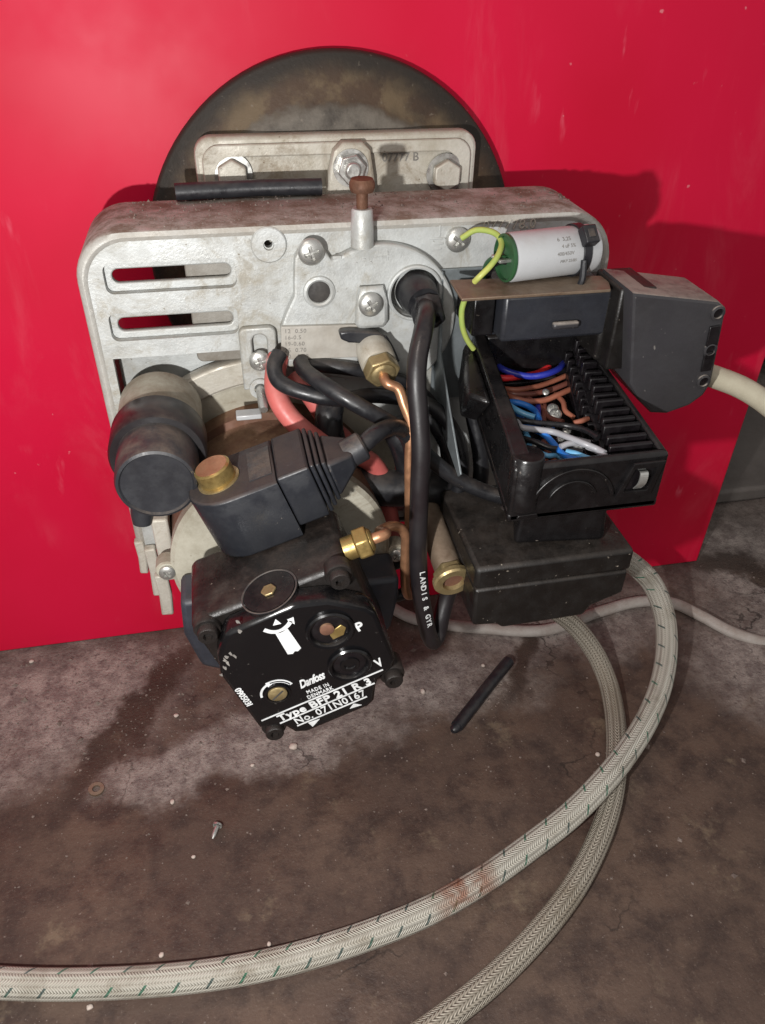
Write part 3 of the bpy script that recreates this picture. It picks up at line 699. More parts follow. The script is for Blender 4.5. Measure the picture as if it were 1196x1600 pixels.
def ptext(st, p0, p1, hgt, off=0, shear=0, space=1.0, up=None):
    a_, b_ = Vector(puv(*p0)), Vector(puv(*p1)); d_ = b_ - a_; ang = math.atan2(d_.y, d_.x); c_ = (a_ + b_) / 2
    o = text('printed_text', st, Matrix.Identity(4), .01, 'white', pump, .0001, off=off, shear=shear, space=space)
    me = o.data; me.transform(Matrix.Translation(wpos(pump)))
    xs = [v.co.x for v in me.vertices]; ys = [v.co.y for v in me.vertices]
    sx_, sy_ = d_.length / (max(xs) - min(xs)), hgt / (max(ys) - min(ys))
    me.transform(Matrix.Translation((-(max(xs) + min(xs)) / 2, -(max(ys) + min(ys)) / 2, 0)))
    me.transform(Matrix.Translation(-wpos(pump)) @ PF @ Matrix.Translation((c_.x, c_.y, FD)) @ Matrix.Rotation(ang, 4, 'Z') @ Matrix.Diagonal((sx_, sy_, 1, 1)))
    return o
ptext('Type BFP 21 R 3', (436, 1125.5), (580, 1065.5), .0072, off=.00032, space=1.08)
ptext('No. 071N0167', (462, 1128.5), (571, 1082.5), .0053, off=.00010, space=1.06)
ptext('MADE IN', (480, 1083), (514, 1070), .0027, off=.00014, space=1.15)
ptext('DENMARK', (481, 1091), (521, 1075), .0027, off=.00014, space=1.1)
ptext('Danfoss', (467, 1072), (508, 1054), .0062, off=.00028, shear=.55, space=.9)
ptext('P', (557, 982), (568, 977), .0062, off=.0003); ptext('V', (587, 1039), (598, 1034), .0066, off=.0003); ptext('P', (418, 1073), (427, 1069), .0046, off=.0002)
ptext('090503I', (371, 1077), (391, 1103), .0036, off=.0002)
# chipped lacquer on the left edge of the face: small bare flakes
mb = MB(); rnd = random.Random(4)
for (px, py) in ((368, 975), (371, 990), (350, 1030), (356, 1024), (346, 1046), (352, 1040), (342, 1058), (362, 1028), (347, 1034)):
    a_, b_ = puv(px, py)
    mb.prism([(a_ + .0016 + rnd.uniform(.0004, .0012) * math.cos(k * .785), b_ + rnd.uniform(.0005, .0022) * math.sin(k * .785)) for k in range(8)], PF, FD - .0004, FD)
mb.build('chipped_lacquer', 'grey_print', pump)
# brass pressure fitting on the pump's right side
q = PP(541, 858, PO + U * .0442, U)
fd = frame(q, (0, 1, 0), V); fd = axis_frame(q, U)
fit = thing('pipe_fitting', 'brass compression fitting with hex nut on the pump\'s right side', 'fitting', q)
MB().lathe([(.0062, -.001), (.0062, .005), (.0050, .006)], fd, 28).build('fitting_body', 'brass', fit)
mb = MB().prism(hexpts(.0088, .3), fd, .0055, .0125); mb.lathe([(.0070, .0125), (.0048, .0145)], fd, 24); mb.build('hex_nut', 'brass', fit, .0008)
NUTEND = q + U * .014

# ------------------------------------------------------------------ solenoid coil standing on the pump
CV0, CV1 = .0434, .0810
coil = thing('solenoid_coil', 'charcoal plastic solenoid coil with plug and brass nut on top of the pump', 'solenoid', PO + V * CV0 + Vector((-.005, -.185, 0)))
CF = frame(PO, U, (0, 1, 0))                             # local (u, y, v)
RC = .0205; uc, yc = -.0015, -.1840
prof = [(uc + RC * math.cos(math.radians(a)), yc + RC * math.sin(math.radians(a))) for a in range(90, 271, 10)] + [(.0250, yc - RC), (.0250, yc + RC)]
plate('coil_body', [prof], CV0, CV1, 'coil', coil, .0016, CF)
plate('plug_body', [rrect(.0254, yc - RC + .001, .0420, yc + RC - .001, .001)], CV0 + .006, CV1 + .0008, 'coil', coil, .0014, CF)
for i, u_ in enumerate((.0425, .0452, .0480)):
    s_ = .0015 * i
    plate('plug_rib', [rrect(u_, yc - RC + .002 + s_, u_ + .0022, yc + RC - .002 - s_, .001)], CV0 + .0070 + s_, CV1 + .0002 - s_, 'coil', coil, .0008, CF)
mb = MB(); a_, b_ = [], []
for s_, u_, h0, h1 in ((.0052, .0500, .0105, .0045), (.0120, .0640, .0200, .0085)):
    a_ += [CF @ Vector((u_, yy, vv)) for yy, vv in ((yc - RC + s_, CV0 + h0), (yc + RC - s_, CV0 + h0), (yc + RC - s_, CV1 - h1), (yc - RC + s_, CV1 - h1))]
mb.hexa(a_); mb.build('plug_taper', 'coil', coil, .002)
GLAND = CF @ Vector((.0640, yc, (CV0 + CV1) / 2 + .006))
MB().lathe([(.0078, -.004), (.0078, .006), (.0066, .007)], axis_frame(GLAND, U * .92 + Vector((0, .1, .12))), 26).build('cable_gland', 'rubber_g', coil)
nm = CF @ Matrix.Translation((uc - .003, yc, CV1)) ; nm = frame(nm.translation, U, Vector((0, 1, 0)))
MB().lathe([(.0112, .0001), (.0112, .0008)], nm, 36).build('washer', 'brass_dull', coil)
nt_ = MB().lathe([(.0094, .0008), (.0096, .0016), (.0096, .0088), (.0086, .0096)], nm, 48).build('brass_nut', 'brass', coil)
MB().lathe([(.0084, .0097), (.0084, .0080), (.0030, .0080), (.0026, .0088)], nm, 30).build('nut_top', 'copper', nt_)
MB().box((.0115, yc - .012, CV1 + .0001), (.0235, yc + .014, CV1 + .0005), CF).build('faded_label', 'rubber_g', coil)

# ------------------------------------------------------------------ component bracket, capacitor, connectors
br = thing('component_bracket', 'tarnished sheet metal bracket carrying the white capacitor', 'bracket', (.155, -.107, .30))
zb = .3535
q0, q1 = PZ(703, 437, zb), PZ(722, 467, zb); q2, q3 = PZ(955, 452, zb), PZ(950, 430, zb)
mb = MB(); mb.hexa([Vector((a.x, a.y, zb - .0016)) for a in (q0, q1, q2, q3)] + [Vector((a.x, a.y, zb)) for a in (q0, q1, q2, q3)])
mb.build('top_shelf', 'zinc_rust', br, .0004)
mb = MB(); a = PY(703, 440, -.1060); b = PY(745, 600, -.1060)
mb.box((.1165, -.1062, .2700), (.1500, -.1046, zb - .0018)); mb.build('back_sheet', 'zinc', br, .0003)
mb = MB(); ys = [(-.1064, zb - .002), (-.1064, .270), (-.130, .262), (-.168, .253), (-.172, .257), (-.140, .284), (-.116, .306), (-.110, zb - .002)]
mb.add([Vector((.1180, y, z)) for y, z in ys] + [Vector((.1192, y, z)) for y, z in ys], [tuple(range(8)), tuple(range(15, 7, -1))] + [(i, (i + 1) % 8, 8 + (i + 1) % 8, 8 + i) for i in range(8)])
mb.build('side_sheet', 'zinc', br, .0003)

ca, cb = PY(791, 408, -.1360), PY(921, 402, -.1280)
zc = zb + .0128
ca.z = cb.z = zc + .0004
cap = thing('capacitor', 'white cylindrical motor capacitor lying on the bracket under a cable tie', 'capacitor', ((ca.x + cb.x) / 2, ca.y, zb))
cm = axis_frame(ca, cb - ca); Lc = (cb - ca).length
MB().lathe([(.0108, .0005), (.0123, .0008), (.0126, .0020), (.0126, Lc - .003), (.0118, Lc - .0006), (.0100, Lc)], cm, 56).build('capacitor_can', 'cap_w', cap)
MB().ring([(.0123, 0), (.0123, -.0012), (.0112, -.0016), (.0108, .0008), (.0110, .0010)], cm, 48).build('end_rim', 'green', cap)
MB().lathe([(.0107, .0001), (.0107, .0004)], cm, 40).build('end_disc', 'green', cap)
for a_ in (-.004, .004):
    MB().box((a_ - .0012, -.0008, -.0065), (a_ + .0012, .0008, .0006), cm).build('terminal_tab', 'steel', cap, .0002)
for dz, s_, sz in ((.006, '4 uF 400V', .0026), (.003, 'MKP 50/60Hz', .0020), (.0000, '-25/85 C', .0020)):
    pass
fcap = Vector((ca.x + .033, ca.y, zc))
n_ = Vector((-.05, -.80, .55)).normalized()
for i, (s_, sz) in enumerate((('6  3,25', .0030), ('4 uF 5%', .0026), ('400/450V', .0026), ('MKP 25/85', .0022))):
    th = math.radians(48 - i * 17)
    nn = Vector((0, -math.cos(th), math.sin(th))); ax = (cb - ca).normalized()
    nn = (nn - ax * nn.dot(ax)).normalized()
    o_ = ca + ax * (.028 + .002 * (i % 2)) + nn * .01265
    text('printed_text', s_, frame(o_, ax, nn.cross(ax)), sz, 'grey_print', cap, .00006)

tie = thing('cable_tie', 'black nylon cable tie round the right end of the capacitor', 'cable tie', ca.lerp(cb, .80))
o_ = ca.lerp(cb, .80); tm = axis_frame(o_, cb - ca)
MB().ring([(.01275, -.0024), (.0137, -.0024), (.0137, .0024), (.01275, .0024)], tm, 44).build('strap', 'nylon', tie, .0002)
ax = (cb - ca).normalized(); nn = Vector((0, -.72, .70)); nn = (nn - ax * nn.dot(ax)).normalized()
hm = frame(o_ + nn * .0150, ax, nn.cross(ax))
MB().box((-.0040, -.0050, -.0026), (.0040, .0050, .0032), hm).build('head', 'nylon', tie, .0008)
MB().box((-.0020, -.0024, .0030), (.0020, .0024, .0036), hm).build('ratchet', 'rubber_g', tie, .0003)
tl = o_ + nn * .0160
MB().tube([o_ + Vector((0, -.0135, -.001)), o_ + Vector((0, -.0150, -.011)), o_ + Vector((-.001, -.0145, -.0150))], .0018, 8, 4).build('tail', 'nylon', tie)

cs = thing('connector_socket', 'dark smoky plastic connector socket under the capacitor bracket', 'connector', (.17, -.11, .30))
def pbox(px0, py0, px1, py1, yf, yb, material, name, parent, bevel=.001):
    a, b = PY(px0, py0, yf), PY(px1, py1, yf)
    return MB().box((a.x, yf, b.z), (b.x, yb, a.z), None).build(name, material, parent, bevel)
pbox(742, 468, 770, 524, -.140, -.108, 'blk', 'socket_cheek', cs)
pbox(790, 464, 946, 524, -.150, -.110, 'smoke', 'socket_body', cs, .002)
pbox(772, 474, 792, 522, -.136, -.109, 'smoke', 'socket_side', cs, .001)
pbox(948, 462, 988, 560, -.150, -.112, 'trafo', 'socket_end', cs, .002)
pbox(866, 506, 906, 514, -.1545, -.1505, 'plug', 'socket_lip', cs, .0015)
pbox(952, 500, 978, 512, -.1525, -.1490, 'alu_warm', 'socket_clip', cs, .001)
pbox(962, 520, 984, 555, -.1530, -.1490, 'zinc_rust', 'socket_clip', cs, .001)

# ------------------------------------------------------------------ big grey plug with cream cable
pg = thing('grey_plug', 'large dusty grey plug housing at the burner\'s right side', 'plug', (.235, -.15, .285))
yf = -.170
po = [PY(*q, yf) for q in ((989, 457), (1124, 471), (1136, 482), (1112, 600), (1100, 618), (1078, 634), (1042, 647), (1018, 646), (1000, 628), (984, 600))]
pts = [(q.x, q.z) for q in po][::-1]
plate('plug_shell', [pts], .132, .1700, 'plug', pg, .0018)
# neck toward the socket, and the strip of screw holes along the right edge
a, b = PY(972, 452, -.160), PY(1000, 575, -.160); MB().box((a.x, -.160, b.z), (b.x, -.128, a.z)).build('plug_neck', 'trafo', pg, .0015)
e0, e1 = PY(1122, 486, yf), PY(1097, 604, yf)
dr = (e1 - e0).normalized(); sm_ = frame(e0.lerp(e1, .5), dr, Vector((1, 0, 0)))
Lh = (e1 - e0).length / 2
mb = MB().box((-Lh + .008, -.0032, -.0002), (-Lh + .0205, .0032, .0012), sm_); mb.build('plug_slot', 'blk_in', pg, .0006)
mb = MB().box((Lh - .0215, -.0032, -.0002), (Lh - .010, .0032, .0012), sm_); mb.build('plug_slot', 'blk_in', pg, .0006)
for d_ in (-Lh + .001, -.0005, Lh - .0035):
    c_ = sm_ @ Vector((d_, 0, .0))
    MB().ring([(.0040, -.001), (.0040, .0010), (.0028, .0014), (.0026, -.001)], axis_frame(c_, (0, -1, 0)), 24).build('screw_well', 'plug', pg)
    MB().lathe([(.0027, -.0005), (.0027, .0003)], axis_frame(c_, (0, -1, 0)), 20).build('plug_screw', 'blk_in', pg)
cc_ = MB().tube([PY(1098, 583, -.150), PY(1120, 590, -.152), PY(1160, 606, -.158), PY(1200, 632, -.165), PY(1260, 690, -.175), PY(1300, 790, -.18)], .0066, 18, 8).build('supply_cable', 'cream', base=PY(1098, 583, -.150))
tag(cc_, 'thick cream cable leaving the grey plug toward the right edge', 'cable')

# ------------------------------------------------------------------ open black terminal box
tb = thing('terminal_box', 'open black terminal box full of coloured wires', 'terminal box', (.171, -.17, .256))
def lerp(a, b, q): return a + (b - a) * q
def T(s, q, h): return Vector((lerp(lerp(.1355, .1295, q), lerp(.2040, .2135, q), s), lerp(-.120, -.220, q), lerp(.3185, .2940, q) - h))
def tbx(name, s0, s1, q0, q1, h0, h1, material='blk', bevel=.0012, s0f=None, s1f=None, h0f=None):
    """block of the box: s across, q back to front, h depth below the rim; *f values hold at the front end"""
    s0f = s0 if s0f is None else s0f; s1f = s1 if s1f is None else s1f; h0f = h0 if h0f is None else h0f
    return MB().hexa([T(s0f, q1, h1), T(s1f, q1, h1), T(s1, q0, h1), T(s0, q0, h1), T(s0f, q1, h0f), T(s1f, q1, h0f), T(s1, q0, h0), T(s0, q0, h0)]).build(name, material, tb, bevel)
DB = .0370
tbx('box_floor', 0, 1, 0, 1, DB - .005, DB)
tbx('side_wall', 0, .115, 0, .985, 0, DB - .0052)
tbx('side_wall', .955, 1.0, 0, .985, .004, DB - .0052)
tbx('back_wall', .118, .952, 0, .045, 0, DB - .0052)
fw = tbx('front_wall', .0, 1.0, .955, 1.0, .0035, DB, bevel=.0018)
# rounded corner post at the front left
mb = MB(); c_ = T(.10, .945, 0); mb.lathe([(.0085, -DB + .006), (.0085, -.001), (.0078, 0)], frame(c_, (1, 0, 0), (0, 1, 0)), 28); mb.build('corner_post', 'blk', tb)
# arch of the knock-out on the front wall
c_ = T(.40, 1.0, .030); fmx = frame(c_, (1, 0, 0), (0, 0, 1))
mb = MB(); mb.prism(band((0, 0), .0215, .0235, 12, 168, 24), fmx, -.0005, .0018); mb.build('knock_out_arch', 'blk', tb, .0004)
mb = MB(); mb.prism(band((0, .002), .0125, .0140, 20, 160, 18), fmx, -.0005, .0014); mb.build('knock_out_arch', 'blk', tb, .0004)
mb = MB(); mb.prism([(-.0290, -.0045), (-.0170, -.0050), (-.0180, -.0025), (-.0280, -.0028)], fmx, -.0005, .0008); mb.build('moulding_lip', 'blk', tb, .0003)
# metal latch on the front wall
c_ = T(.83, 1.0, .0165); lm = frame(c_, (1, 0, 0), (0, 0, 1))
mb = MB(); lo_ = [(-.0125, -.0105), (.0075, -.0105), (.0115, .0100), (-.0060, .0100)]; li_ = [(-.0085, -.0070), (.0045, -.0070), (.0080, .0065), (-.0045, .0065)]
finish(curve_mesh([lo_, li_], -.0002, .0024, .0006, lm), 'latch_frame', 'blk', tb)
MB().prism(li_, lm, -.0004, .0002).build('latch_recess', 'blk_in', tb)
mb = MB().tube([lm @ Vector((-.0003, .0052, .0003)), lm @ Vector((-.0003, .0050, .0034)), lm @ Vector((-.0006, -.001, .0040)), lm @ Vector((-.001, -.0060, .0012))], .0001, 6, 5)
P_ = spline([(0, .0052, .0003), (0, .0048, .0034), (-.0002, -.001, .0040), (-.0005, -.0062, .0012)], 5); mb = MB()
for i in range(len(P_) - 1):
    mb.hexa([lm @ (P_[i] + Vector((-.0022, 0, -.0004))), lm @ (P_[i] + Vector((.0022, 0, -.0004))), lm @ (P_[i + 1] + Vector((.0022, 0, -.0004))), lm @ (P_[i + 1] + Vector((-.0022, 0, -.0004))),
             lm @ (P_[i] + Vector((-.0022, 0, .0004))), lm @ (P_[i] + Vector((.0022, 0, .0004))), lm @ (P_[i + 1] + Vector((.0022, 0, .0004))), lm @ (P_[i + 1] + Vector((-.0022, 0, .0004)))])
mb.build('latch_spring', 'steel', tb)
# terminal comb along the right side
tbx('comb_base', .90, .952, .05, .95, .012, DB - .0055, 'blk_in', .0008, s0f=.62)
tbx('comb_step', .85, .895, .05, .95, .020, DB - .0055, 'blk_in', .0008, s0f=.54, s1f=.615)
for k in range(14):
    q = .060 + k * .0635; s0 = lerp(.905, .63, q)
    q += random.uniform(-.006, .006); jh = random.uniform(-.0008, .0012)
    o_ = tbx('terminal_divider', s0 + random.uniform(-.012, .012), .950, q, q + .024, .0045 + jh, .0118, 'blk_in', .0006)
    tbx('divider_foot', s0 - .07, s0 - .004, q, q + .020, .0120, .0196, 'blk_in', .0005)
# rubber bulge on the outer left wall
mb = MB(); vs = []
mb.hexa([T(-.16, .30, .030), T(-.002, .30, .034), T(-.002, .02, .034), T(-.10, .02, .030), T(-.17, .42, .006), T(-.002, .55, .003), T(-.002, .02, .003), T(-.08, .02, .004)])
mb.build('side_cover', 'blk', tb, .005)
mb = MB(); mb.hexa([T(.08, .97, DB + .0014), T(.80, .97, DB + .0014), T(.78, .3, DB + .0014), T(.1, .3, DB + .0014), T(.08, .97, DB + .0002), T(.80, .97, DB + .0002), T(.78, .3, DB + .0002), T(.1, .3, DB + .0002)])
mb.build('base_gasket', 'alu_warm', tb)
# wires inside: pixel path at a height inside the tray
def tw(name, L, r, m_, z): 
    return MB().tube([PZ(a, b, z + (c[0] if c else 0)) for a, b, *c in L], r, 10, 7).build(name, m_, tb)
# (wires are their own things)
WR = [
 ('red', 'w_red', .0019, .2945, [(772, 589), (790, 591), (815, 588), (840, 583), (856, 574), (864, 562), (863, 552), (858, 545)], 'thick red wire curving up at the back of the terminal box'),
 ('navy', 'w_navy', .0019, .2975, [(773, 566), (786, 577), (805, 584), (830, 588), (852, 585), (872, 577), (882, 566)], 'dark blue wire looping below the red one in the terminal box'),
 ('yellow', 'yellowgreen', .0017, .2925, [(771, 580), (772, 572), (775, 562), (770, 552)], 'short yellow green wire at the back left of the terminal box'),
 ('dark', 'w_black', .0016, .2890, [(778, 600), (800, 599), (830, 597), (850, 594), (868, 590)], 'black wire just below the dark blue one in the terminal box'),
 ('brown', 'w_brown', .0016, .2900, [(785, 607), (805, 609), (830, 606), (855, 599), (880, 589), (895, 582)], 'uppermost brown wire crossing the terminal box'),
 ('brown2', 'w_dkbrown', .0017, .2880, [(786, 612), (805, 616), (830, 616), (855, 611), (880, 602), (900, 592)], 'darker brown wire between the two paler brown ones'),
 ('brown3', 'w_brown', .0017, .2890, [(788, 617), (806, 623), (828, 627), (852, 625), (872, 617), (890, 609), (912, 600)], 'lowest brown wire crossing the terminal box'),
 ('brown4', 'w_dkbrown', .0015, .2840, [(852, 624), (851, 640), (850, 655), (850, 668)], 'short brown wire dropping beside the terminal screws'),
 ('blue', 'w_blue', .0018, .2880, [(794, 628), (808, 629), (824, 634), (836, 642), (842, 654), (843, 662)], 'bright blue wire bending down in the middle of the terminal box'),
 ('lblue', 'w_lblue', .0017, .2890, [(795, 632), (806, 640), (820, 647), (836, 652)], 'pale blue wire beside the bending bright blue one'),
 ('navy2', 'w_navy', .0016, .2845, [(842, 628), (841, 640), (842, 652)], 'short dark blue wire stub by the terminal screws'),
 ('black2', 'w_black', .0016, .2900, [(800, 654), (825, 659), (855, 662), (885, 665), (915, 672), (935, 684)], 'black wire above the grey ones in the terminal box'),
 ('grey', 'w_grey', .0017, .2900, [(808, 659), (816, 668), (838, 671), (865, 675), (890, 684), (915, 694), (934, 702), (945, 708)], 'upper grey wire running to the front of the terminal box'),
 ('grey2', 'w_grey', .0016, .2880, [(876, 698), (890, 693), (908, 694), (925, 701), (940, 709), (948, 714)], 'lower grey wire ending at the front wall'),
 ('blue2', 'w_blue', .0018, .2860, [(838, 672), (852, 680), (864, 692), (876, 706), (890, 716), (908, 719), (922, 720)], 'bright blue wire diving toward the front of the terminal box'),
 ('lblue2', 'w_lblue', .0016, .2865, [(886, 706), (900, 709), (915, 715), (928, 719)], 'pale blue wire lying against the front wall'),
 ('brown5', 'w_brown', .0017, .2800, [(850, 690), (854, 700), (858, 710), (868, 722), (874, 730)], 'brown wire descending below the bright blue one'),
 ('pinkb', 'w_brown', .0015, .2795, [(856, 690), (857, 705), (855, 716), (850, 724)], 'thin brown wire curling next to the front wall'),
 ('brown6', 'w_brown', .0015, .2900, [(897, 661), (908, 658), (918, 654)], 'stub of brown wire entering the comb'),
 ('lblue3', 'w_lblue', .0016, .2840, [(820, 674), (824, 682), (828, 690), (826, 698)], 'stub of pale blue wire under the upper grey one'),
 ('b7', 'w_blue', .0016, .2830, [(800, 640), (815, 655), (832, 668), (850, 672), (866, 668)], 'bright blue wire low in the tray, left of the terminal screws'),
 ('n7', 'w_dkbrown', .0016, .2850, [(800, 604), (825, 622), (845, 636), (858, 652), (880, 660)], 'darker brown wire sagging diagonally across the tray'),
 ('g7', 'w_grey', .0014, .2840, [(845, 664), (862, 672), (880, 682), (900, 686), (925, 692)], 'thin grey wire between the two main grey ones'),
 ('k7', 'w_black', .0016, .2860, [(815, 684), (835, 690), (860, 700), (885, 702), (912, 706)], 'black wire low in the front of the tray'),
 ('l7', 'w_lblue', .0014, .2820, [(842, 706), (856, 712), (872, 712), (884, 720)], 'pale blue wire curling low at the front wall'),
 ('r7', 'w_brown', .0015, .2870, [(868, 616), (880, 628), (884, 642), (896, 652)], 'brown wire bending from the bundle toward the comb'),
]
for nm_, m_, r_, z_, L_, lab in WR:
    base = PZ(*L_[0], z_)
    o_ = MB().tube([PZ(a, b, z_ + .0009 * math.sin(i * 1.7)) for i, (a, b) in enumerate(L_)], r_, 12, 7).build('wire', m_, base=base)
    tag(o_, lab, 'wire', 'wires in the terminal box')
# bright terminal screws and links
for (px, py, z_, r_) in ((864, 640, .2860, .0034), (868, 648, .2850, .0036), (831, 694, .2830, .0030), (886, 673, .2850, .0024), (903, 704, .2850, .0030), (876, 686, .2830, .0022), (853, 613, .2905, .0020)):
    screw(PZ(px, py, z_), r_, tb, d=(-.1, -.5, .85), rot=px, name='terminal_screw')

# ------------------------------------------------------------------ ignition transformer below
tr = thing('ignition_transformer', 'black brown transformer block below the terminal box', 'transformer', (.163, -.18, .178))
tx0, tx1, tz = .1160, .2090, .2265
mb = MB().box((tx0, -.2195, .2112), (tx1, -.1420, tz)); mb.build('upper_case', 'trafo', tr, .0025)
mb = MB(); lo = [(tx0 + .0008, .2105), (tx1 - .0006, .2105), (tx1 - .0006, .1935), (.1900, .1860), (.1862, .1790), (tx0 + .020, .1780), (tx0 + .016, .1815), (tx0 + .0015, .1830)]
mb.prism(lo[::-1], FRONT, .1430, .2188); mb.build('lower_case', 'trafo', tr, .0018)
mb = MB(); pl_ = [PZ(*q, tz) for q in ((802, 852), (944, 846), (926, 800), (800, 800))]
a0 = [Vector((q.x, q.y, tz + .0002)) for q in pl_]; c0 = sum(a0, Vector()) / 4
a1 = [c0 + (q - c0) * .93 + Vector((0, 0, .0270)) for q in a0]
mb.hexa(a0 + a1); mb.build('raised_plinth', 'blk', tr, .003, seg=3)

# ------------------------------------------------------------------ ignition cable with rubber boot
b0 = PY(649, 455, -.1115); b1 = PY(665, 478, -.1330)
ic = thing('ignition_cable', 'thick black ignition cable printed in white, hanging in a long loop from a rubber boot', 'cable', b0)
bx_ = (b1 - b0)
MB().lathe([(.0112, -.002), (.0112, .005), (.0105, .010), (.0092, .0150)], axis_frame(b0, (.10, -1, -.12)), 36).build('rubber_boot', 'rubber', ic)
c1 = b0 + Vector((.0030, -.0150, -.0045))
MB().lathe([(.0094, -.004), (.0094, .0075), (.0086, .0088), (.0060, .0088), (.0056, .0040)], axis_frame(c1, (.06, -.82, -.57)), 8).build('boot_collar', 'rubber', ic, .001)
IL = [(664, 478, -.128), (666, 492, -.140), (661, 520, -.150), (653, 560, -.158), (651, 600, -.164), (655, 650, -.170), (658, 700, -.175), (656, 760, -.179), (654, 820, -.182), (654, 880, -.185), (658, 930, -.188), (664, 965, -.189), (671, 993, -.189), (678, 1002, -.186), (685, 990, -.182), (690, 965, -.178), (698, 935, -.173), (712, 900, -.170), (726, 873, -.168), (752, 840, -.168), (785, 806, -.168), (810, 780, -.165)]
ip = pxs(IL)
MB().tube(ip, .0053, 20, 8).build('cable_sheath', 'rubber_b', ic)
# white print running down the cable
sp = spline(ip, 24); s0 = 0
def near(py_):
    return PY(655, py_, -.185)
t_s = 'LANDIS & GYR'
best = [k for k in range(len(sp))]
start = min(best[:330], key=lambda k: (sp[k] - PY(654, 888, -.185)).length)
dist = 0; k = start; want = 0; LET = []
for i, ch in enumerate(t_s):
    while dist < want and k < len(sp) - 2: dist += (sp[k + 1] - sp[k]).length; k += 1
    if ch != ' ':
        tg = (sp[k + 1] - sp[k - 1]).normalized(); view = (CAM - sp[k]); view = (view - tg * view.dot(tg)).normalized()
        side = view.cross(tg); nd = (view * .93 - side * -.36).normalized()
        LET.append((ch, frame(sp[k] + nd * .00538, tg, nd.cross(tg))))
    want += .0036
for ch, m_ in LET: text('printed_letter', ch, m_, .0047, 'white', ic, .00005, off=.0001)

# ------------------------------------------------------------------ other cables behind
def cable(name, L, r, m_, label, cat='cable', group='black cables behind the ignition cable', seg=16):
    P_ = pxs(L); return tag(MB().tube(P_, r, seg, 8).build(name, m_, base=P_[0]), label, cat, group)
cable('cable', [(437, 552, -.118), (429, 572, -.124), (434, 593, -.130), (455, 607, -.136), (485, 616, -.140), (512, 622, -.142), (545, 623, -.138), (580, 618, -.132), (625, 622, -.126), (660, 628, -.126), (690, 647, -.132), (712, 680, -.138), (722, 715, -.142), (720, 752, -.144), (706, 785, -.142), (690, 812, -.136), (672, 850, -.125)], .0044, 'rubber', 'black cable looping from the rating label to the right in a wide arc')
cable('cable', [(470, 566, -.116), (476, 578, -.124), (500, 597, -.140), (535, 619, -.150), (570, 639, -.155), (600, 655, -.156), (632, 676, -.156), (668, 712, -.156), (705, 742, -.158), (745, 763, -.162), (785, 776, -.166), (815, 780, -.166)], .0046, 'rubber', 'straight black cable running diagonally from the label to the terminal box')
cable('cable', [(478, 570, -.112), (510, 572, -.116), (545, 576, -.118), (590, 584, -.116), (640, 600, -.114), (672, 628, -.116), (695, 668, -.120), (703, 710, -.124), (700, 750, -.126), (690, 790, -.124)], .0040, 'rubber', 'black cable passing close under the label behind the pipe fitting')
cable('cable', [(640, 640, -.120), (668, 650, -.124), (690, 680, -.128), (705, 715, -.132), (712, 745, -.134), (706, 775, -.132), (694, 800, -.126)], .0046, 'rubber', 'inner black cable arc beside the steel side sheet')
cable('coil_cable', [(582, 678, -.176), (600, 668, -.170), (622, 664, -.160), (640, 672, -.150), (650, 700, -.142), (648, 740, -.136), (640, 790, -.130)], .0048, 'rubber', 'short black cable leaving the gland of the solenoid plug', group=None) if False else None
cable('cable', [(728, 590, -.112), (738, 640, -.118), (748, 690, -.124), (752, 740, -.128), (742, 790, -.130), (722, 830, -.128), (700, 862, -.122)], .0052, 'rubber', 'black cable dropping between the steel sheet and the terminal box')
cable('cable', [(690, 640, -.108), (700, 690, -.112), (704, 740, -.114), (696, 790, -.114), (680, 830, -.112)], .0060, 'rubber', 'black cable deepest in the bundle, close to the cover')
P_ = [GLAND + U * .004, GLAND + U * .014 + Vector((0, .006, .001)), PY(622, 668, -.160), PY(640, 690, -.150), PY(645, 730, -.142), PY(640, 780, -.132)]
tag(MB().tube(P_, .0048, 16, 8).build('coil_cable', 'rubber', base=P_[0]), 'short black cable leaving the gland of the solenoid plug', 'cable')
cable('conduit', [(540, 752, -.128), (565, 757, -.128), (600, 762, -.130), (640, 764, -.132), (680, 762, -.132), (720, 775, -.130)], .0118, 'rubber', 'thick black conduit running behind the solenoid plug', 'conduit', None, 20)
cable('conduit', [(517, 630, -.122), (514, 655, -.128), (520, 690, -.128), (545, 730, -.126)], .0082, 'rubber', 'thick black conduit stub rising behind the solenoid coil', 'conduit', None, 20)
cable('conduit', [(612, 660, -.122), (628, 690, -.126), (640, 730, -.126), (650, 790, -.122), (655, 840, -.115)], .0085, 'rubber', 'thick black conduit dropping behind the ignition cable', 'conduit', None, 20)
P_ = pxs([(436, 556, -.110), (431, 580, -.116), (430, 605, -.122), (438, 630, -.128), (453, 652, -.132), (474, 672, -.136), (500, 690, -.136), (545, 706, -.132), (582, 724, -.128), (600, 755, -.126), (607, 795, -.128), (614, 838, -.130)])
tag(MB().tube(P_, .0060, 18, 8).build('red_tube', 'pink', base=P_[0]), 'pinkish red rubber tube curving down behind the solenoid coil', 'tube')
P_ = pxs([(458, 585, -.108), (470, 600, -.112), (488, 625, -.116), (508, 655, -.118), (540, 685, -.118)])
tag(MB().tube(P_, .0050, 16, 8).build('red_tube', 'pink', base=P_[0]), 'second red tube mostly hidden behind the black cables', 'tube')
# black rubber ring lying against the end cap
q = PY(622, 905, -.150)
tag(MB().ring([(.0125 + .0042 * math.cos(k * PI / 6), .0042 * math.sin(k * PI / 6)) for k in range(12)], axis_frame(q, (.25, -1, .2)), 36).build('rubber_ring', 'rubber', base=q), 'black rubber ring behind the copper pipe beside the pump', 'ring')

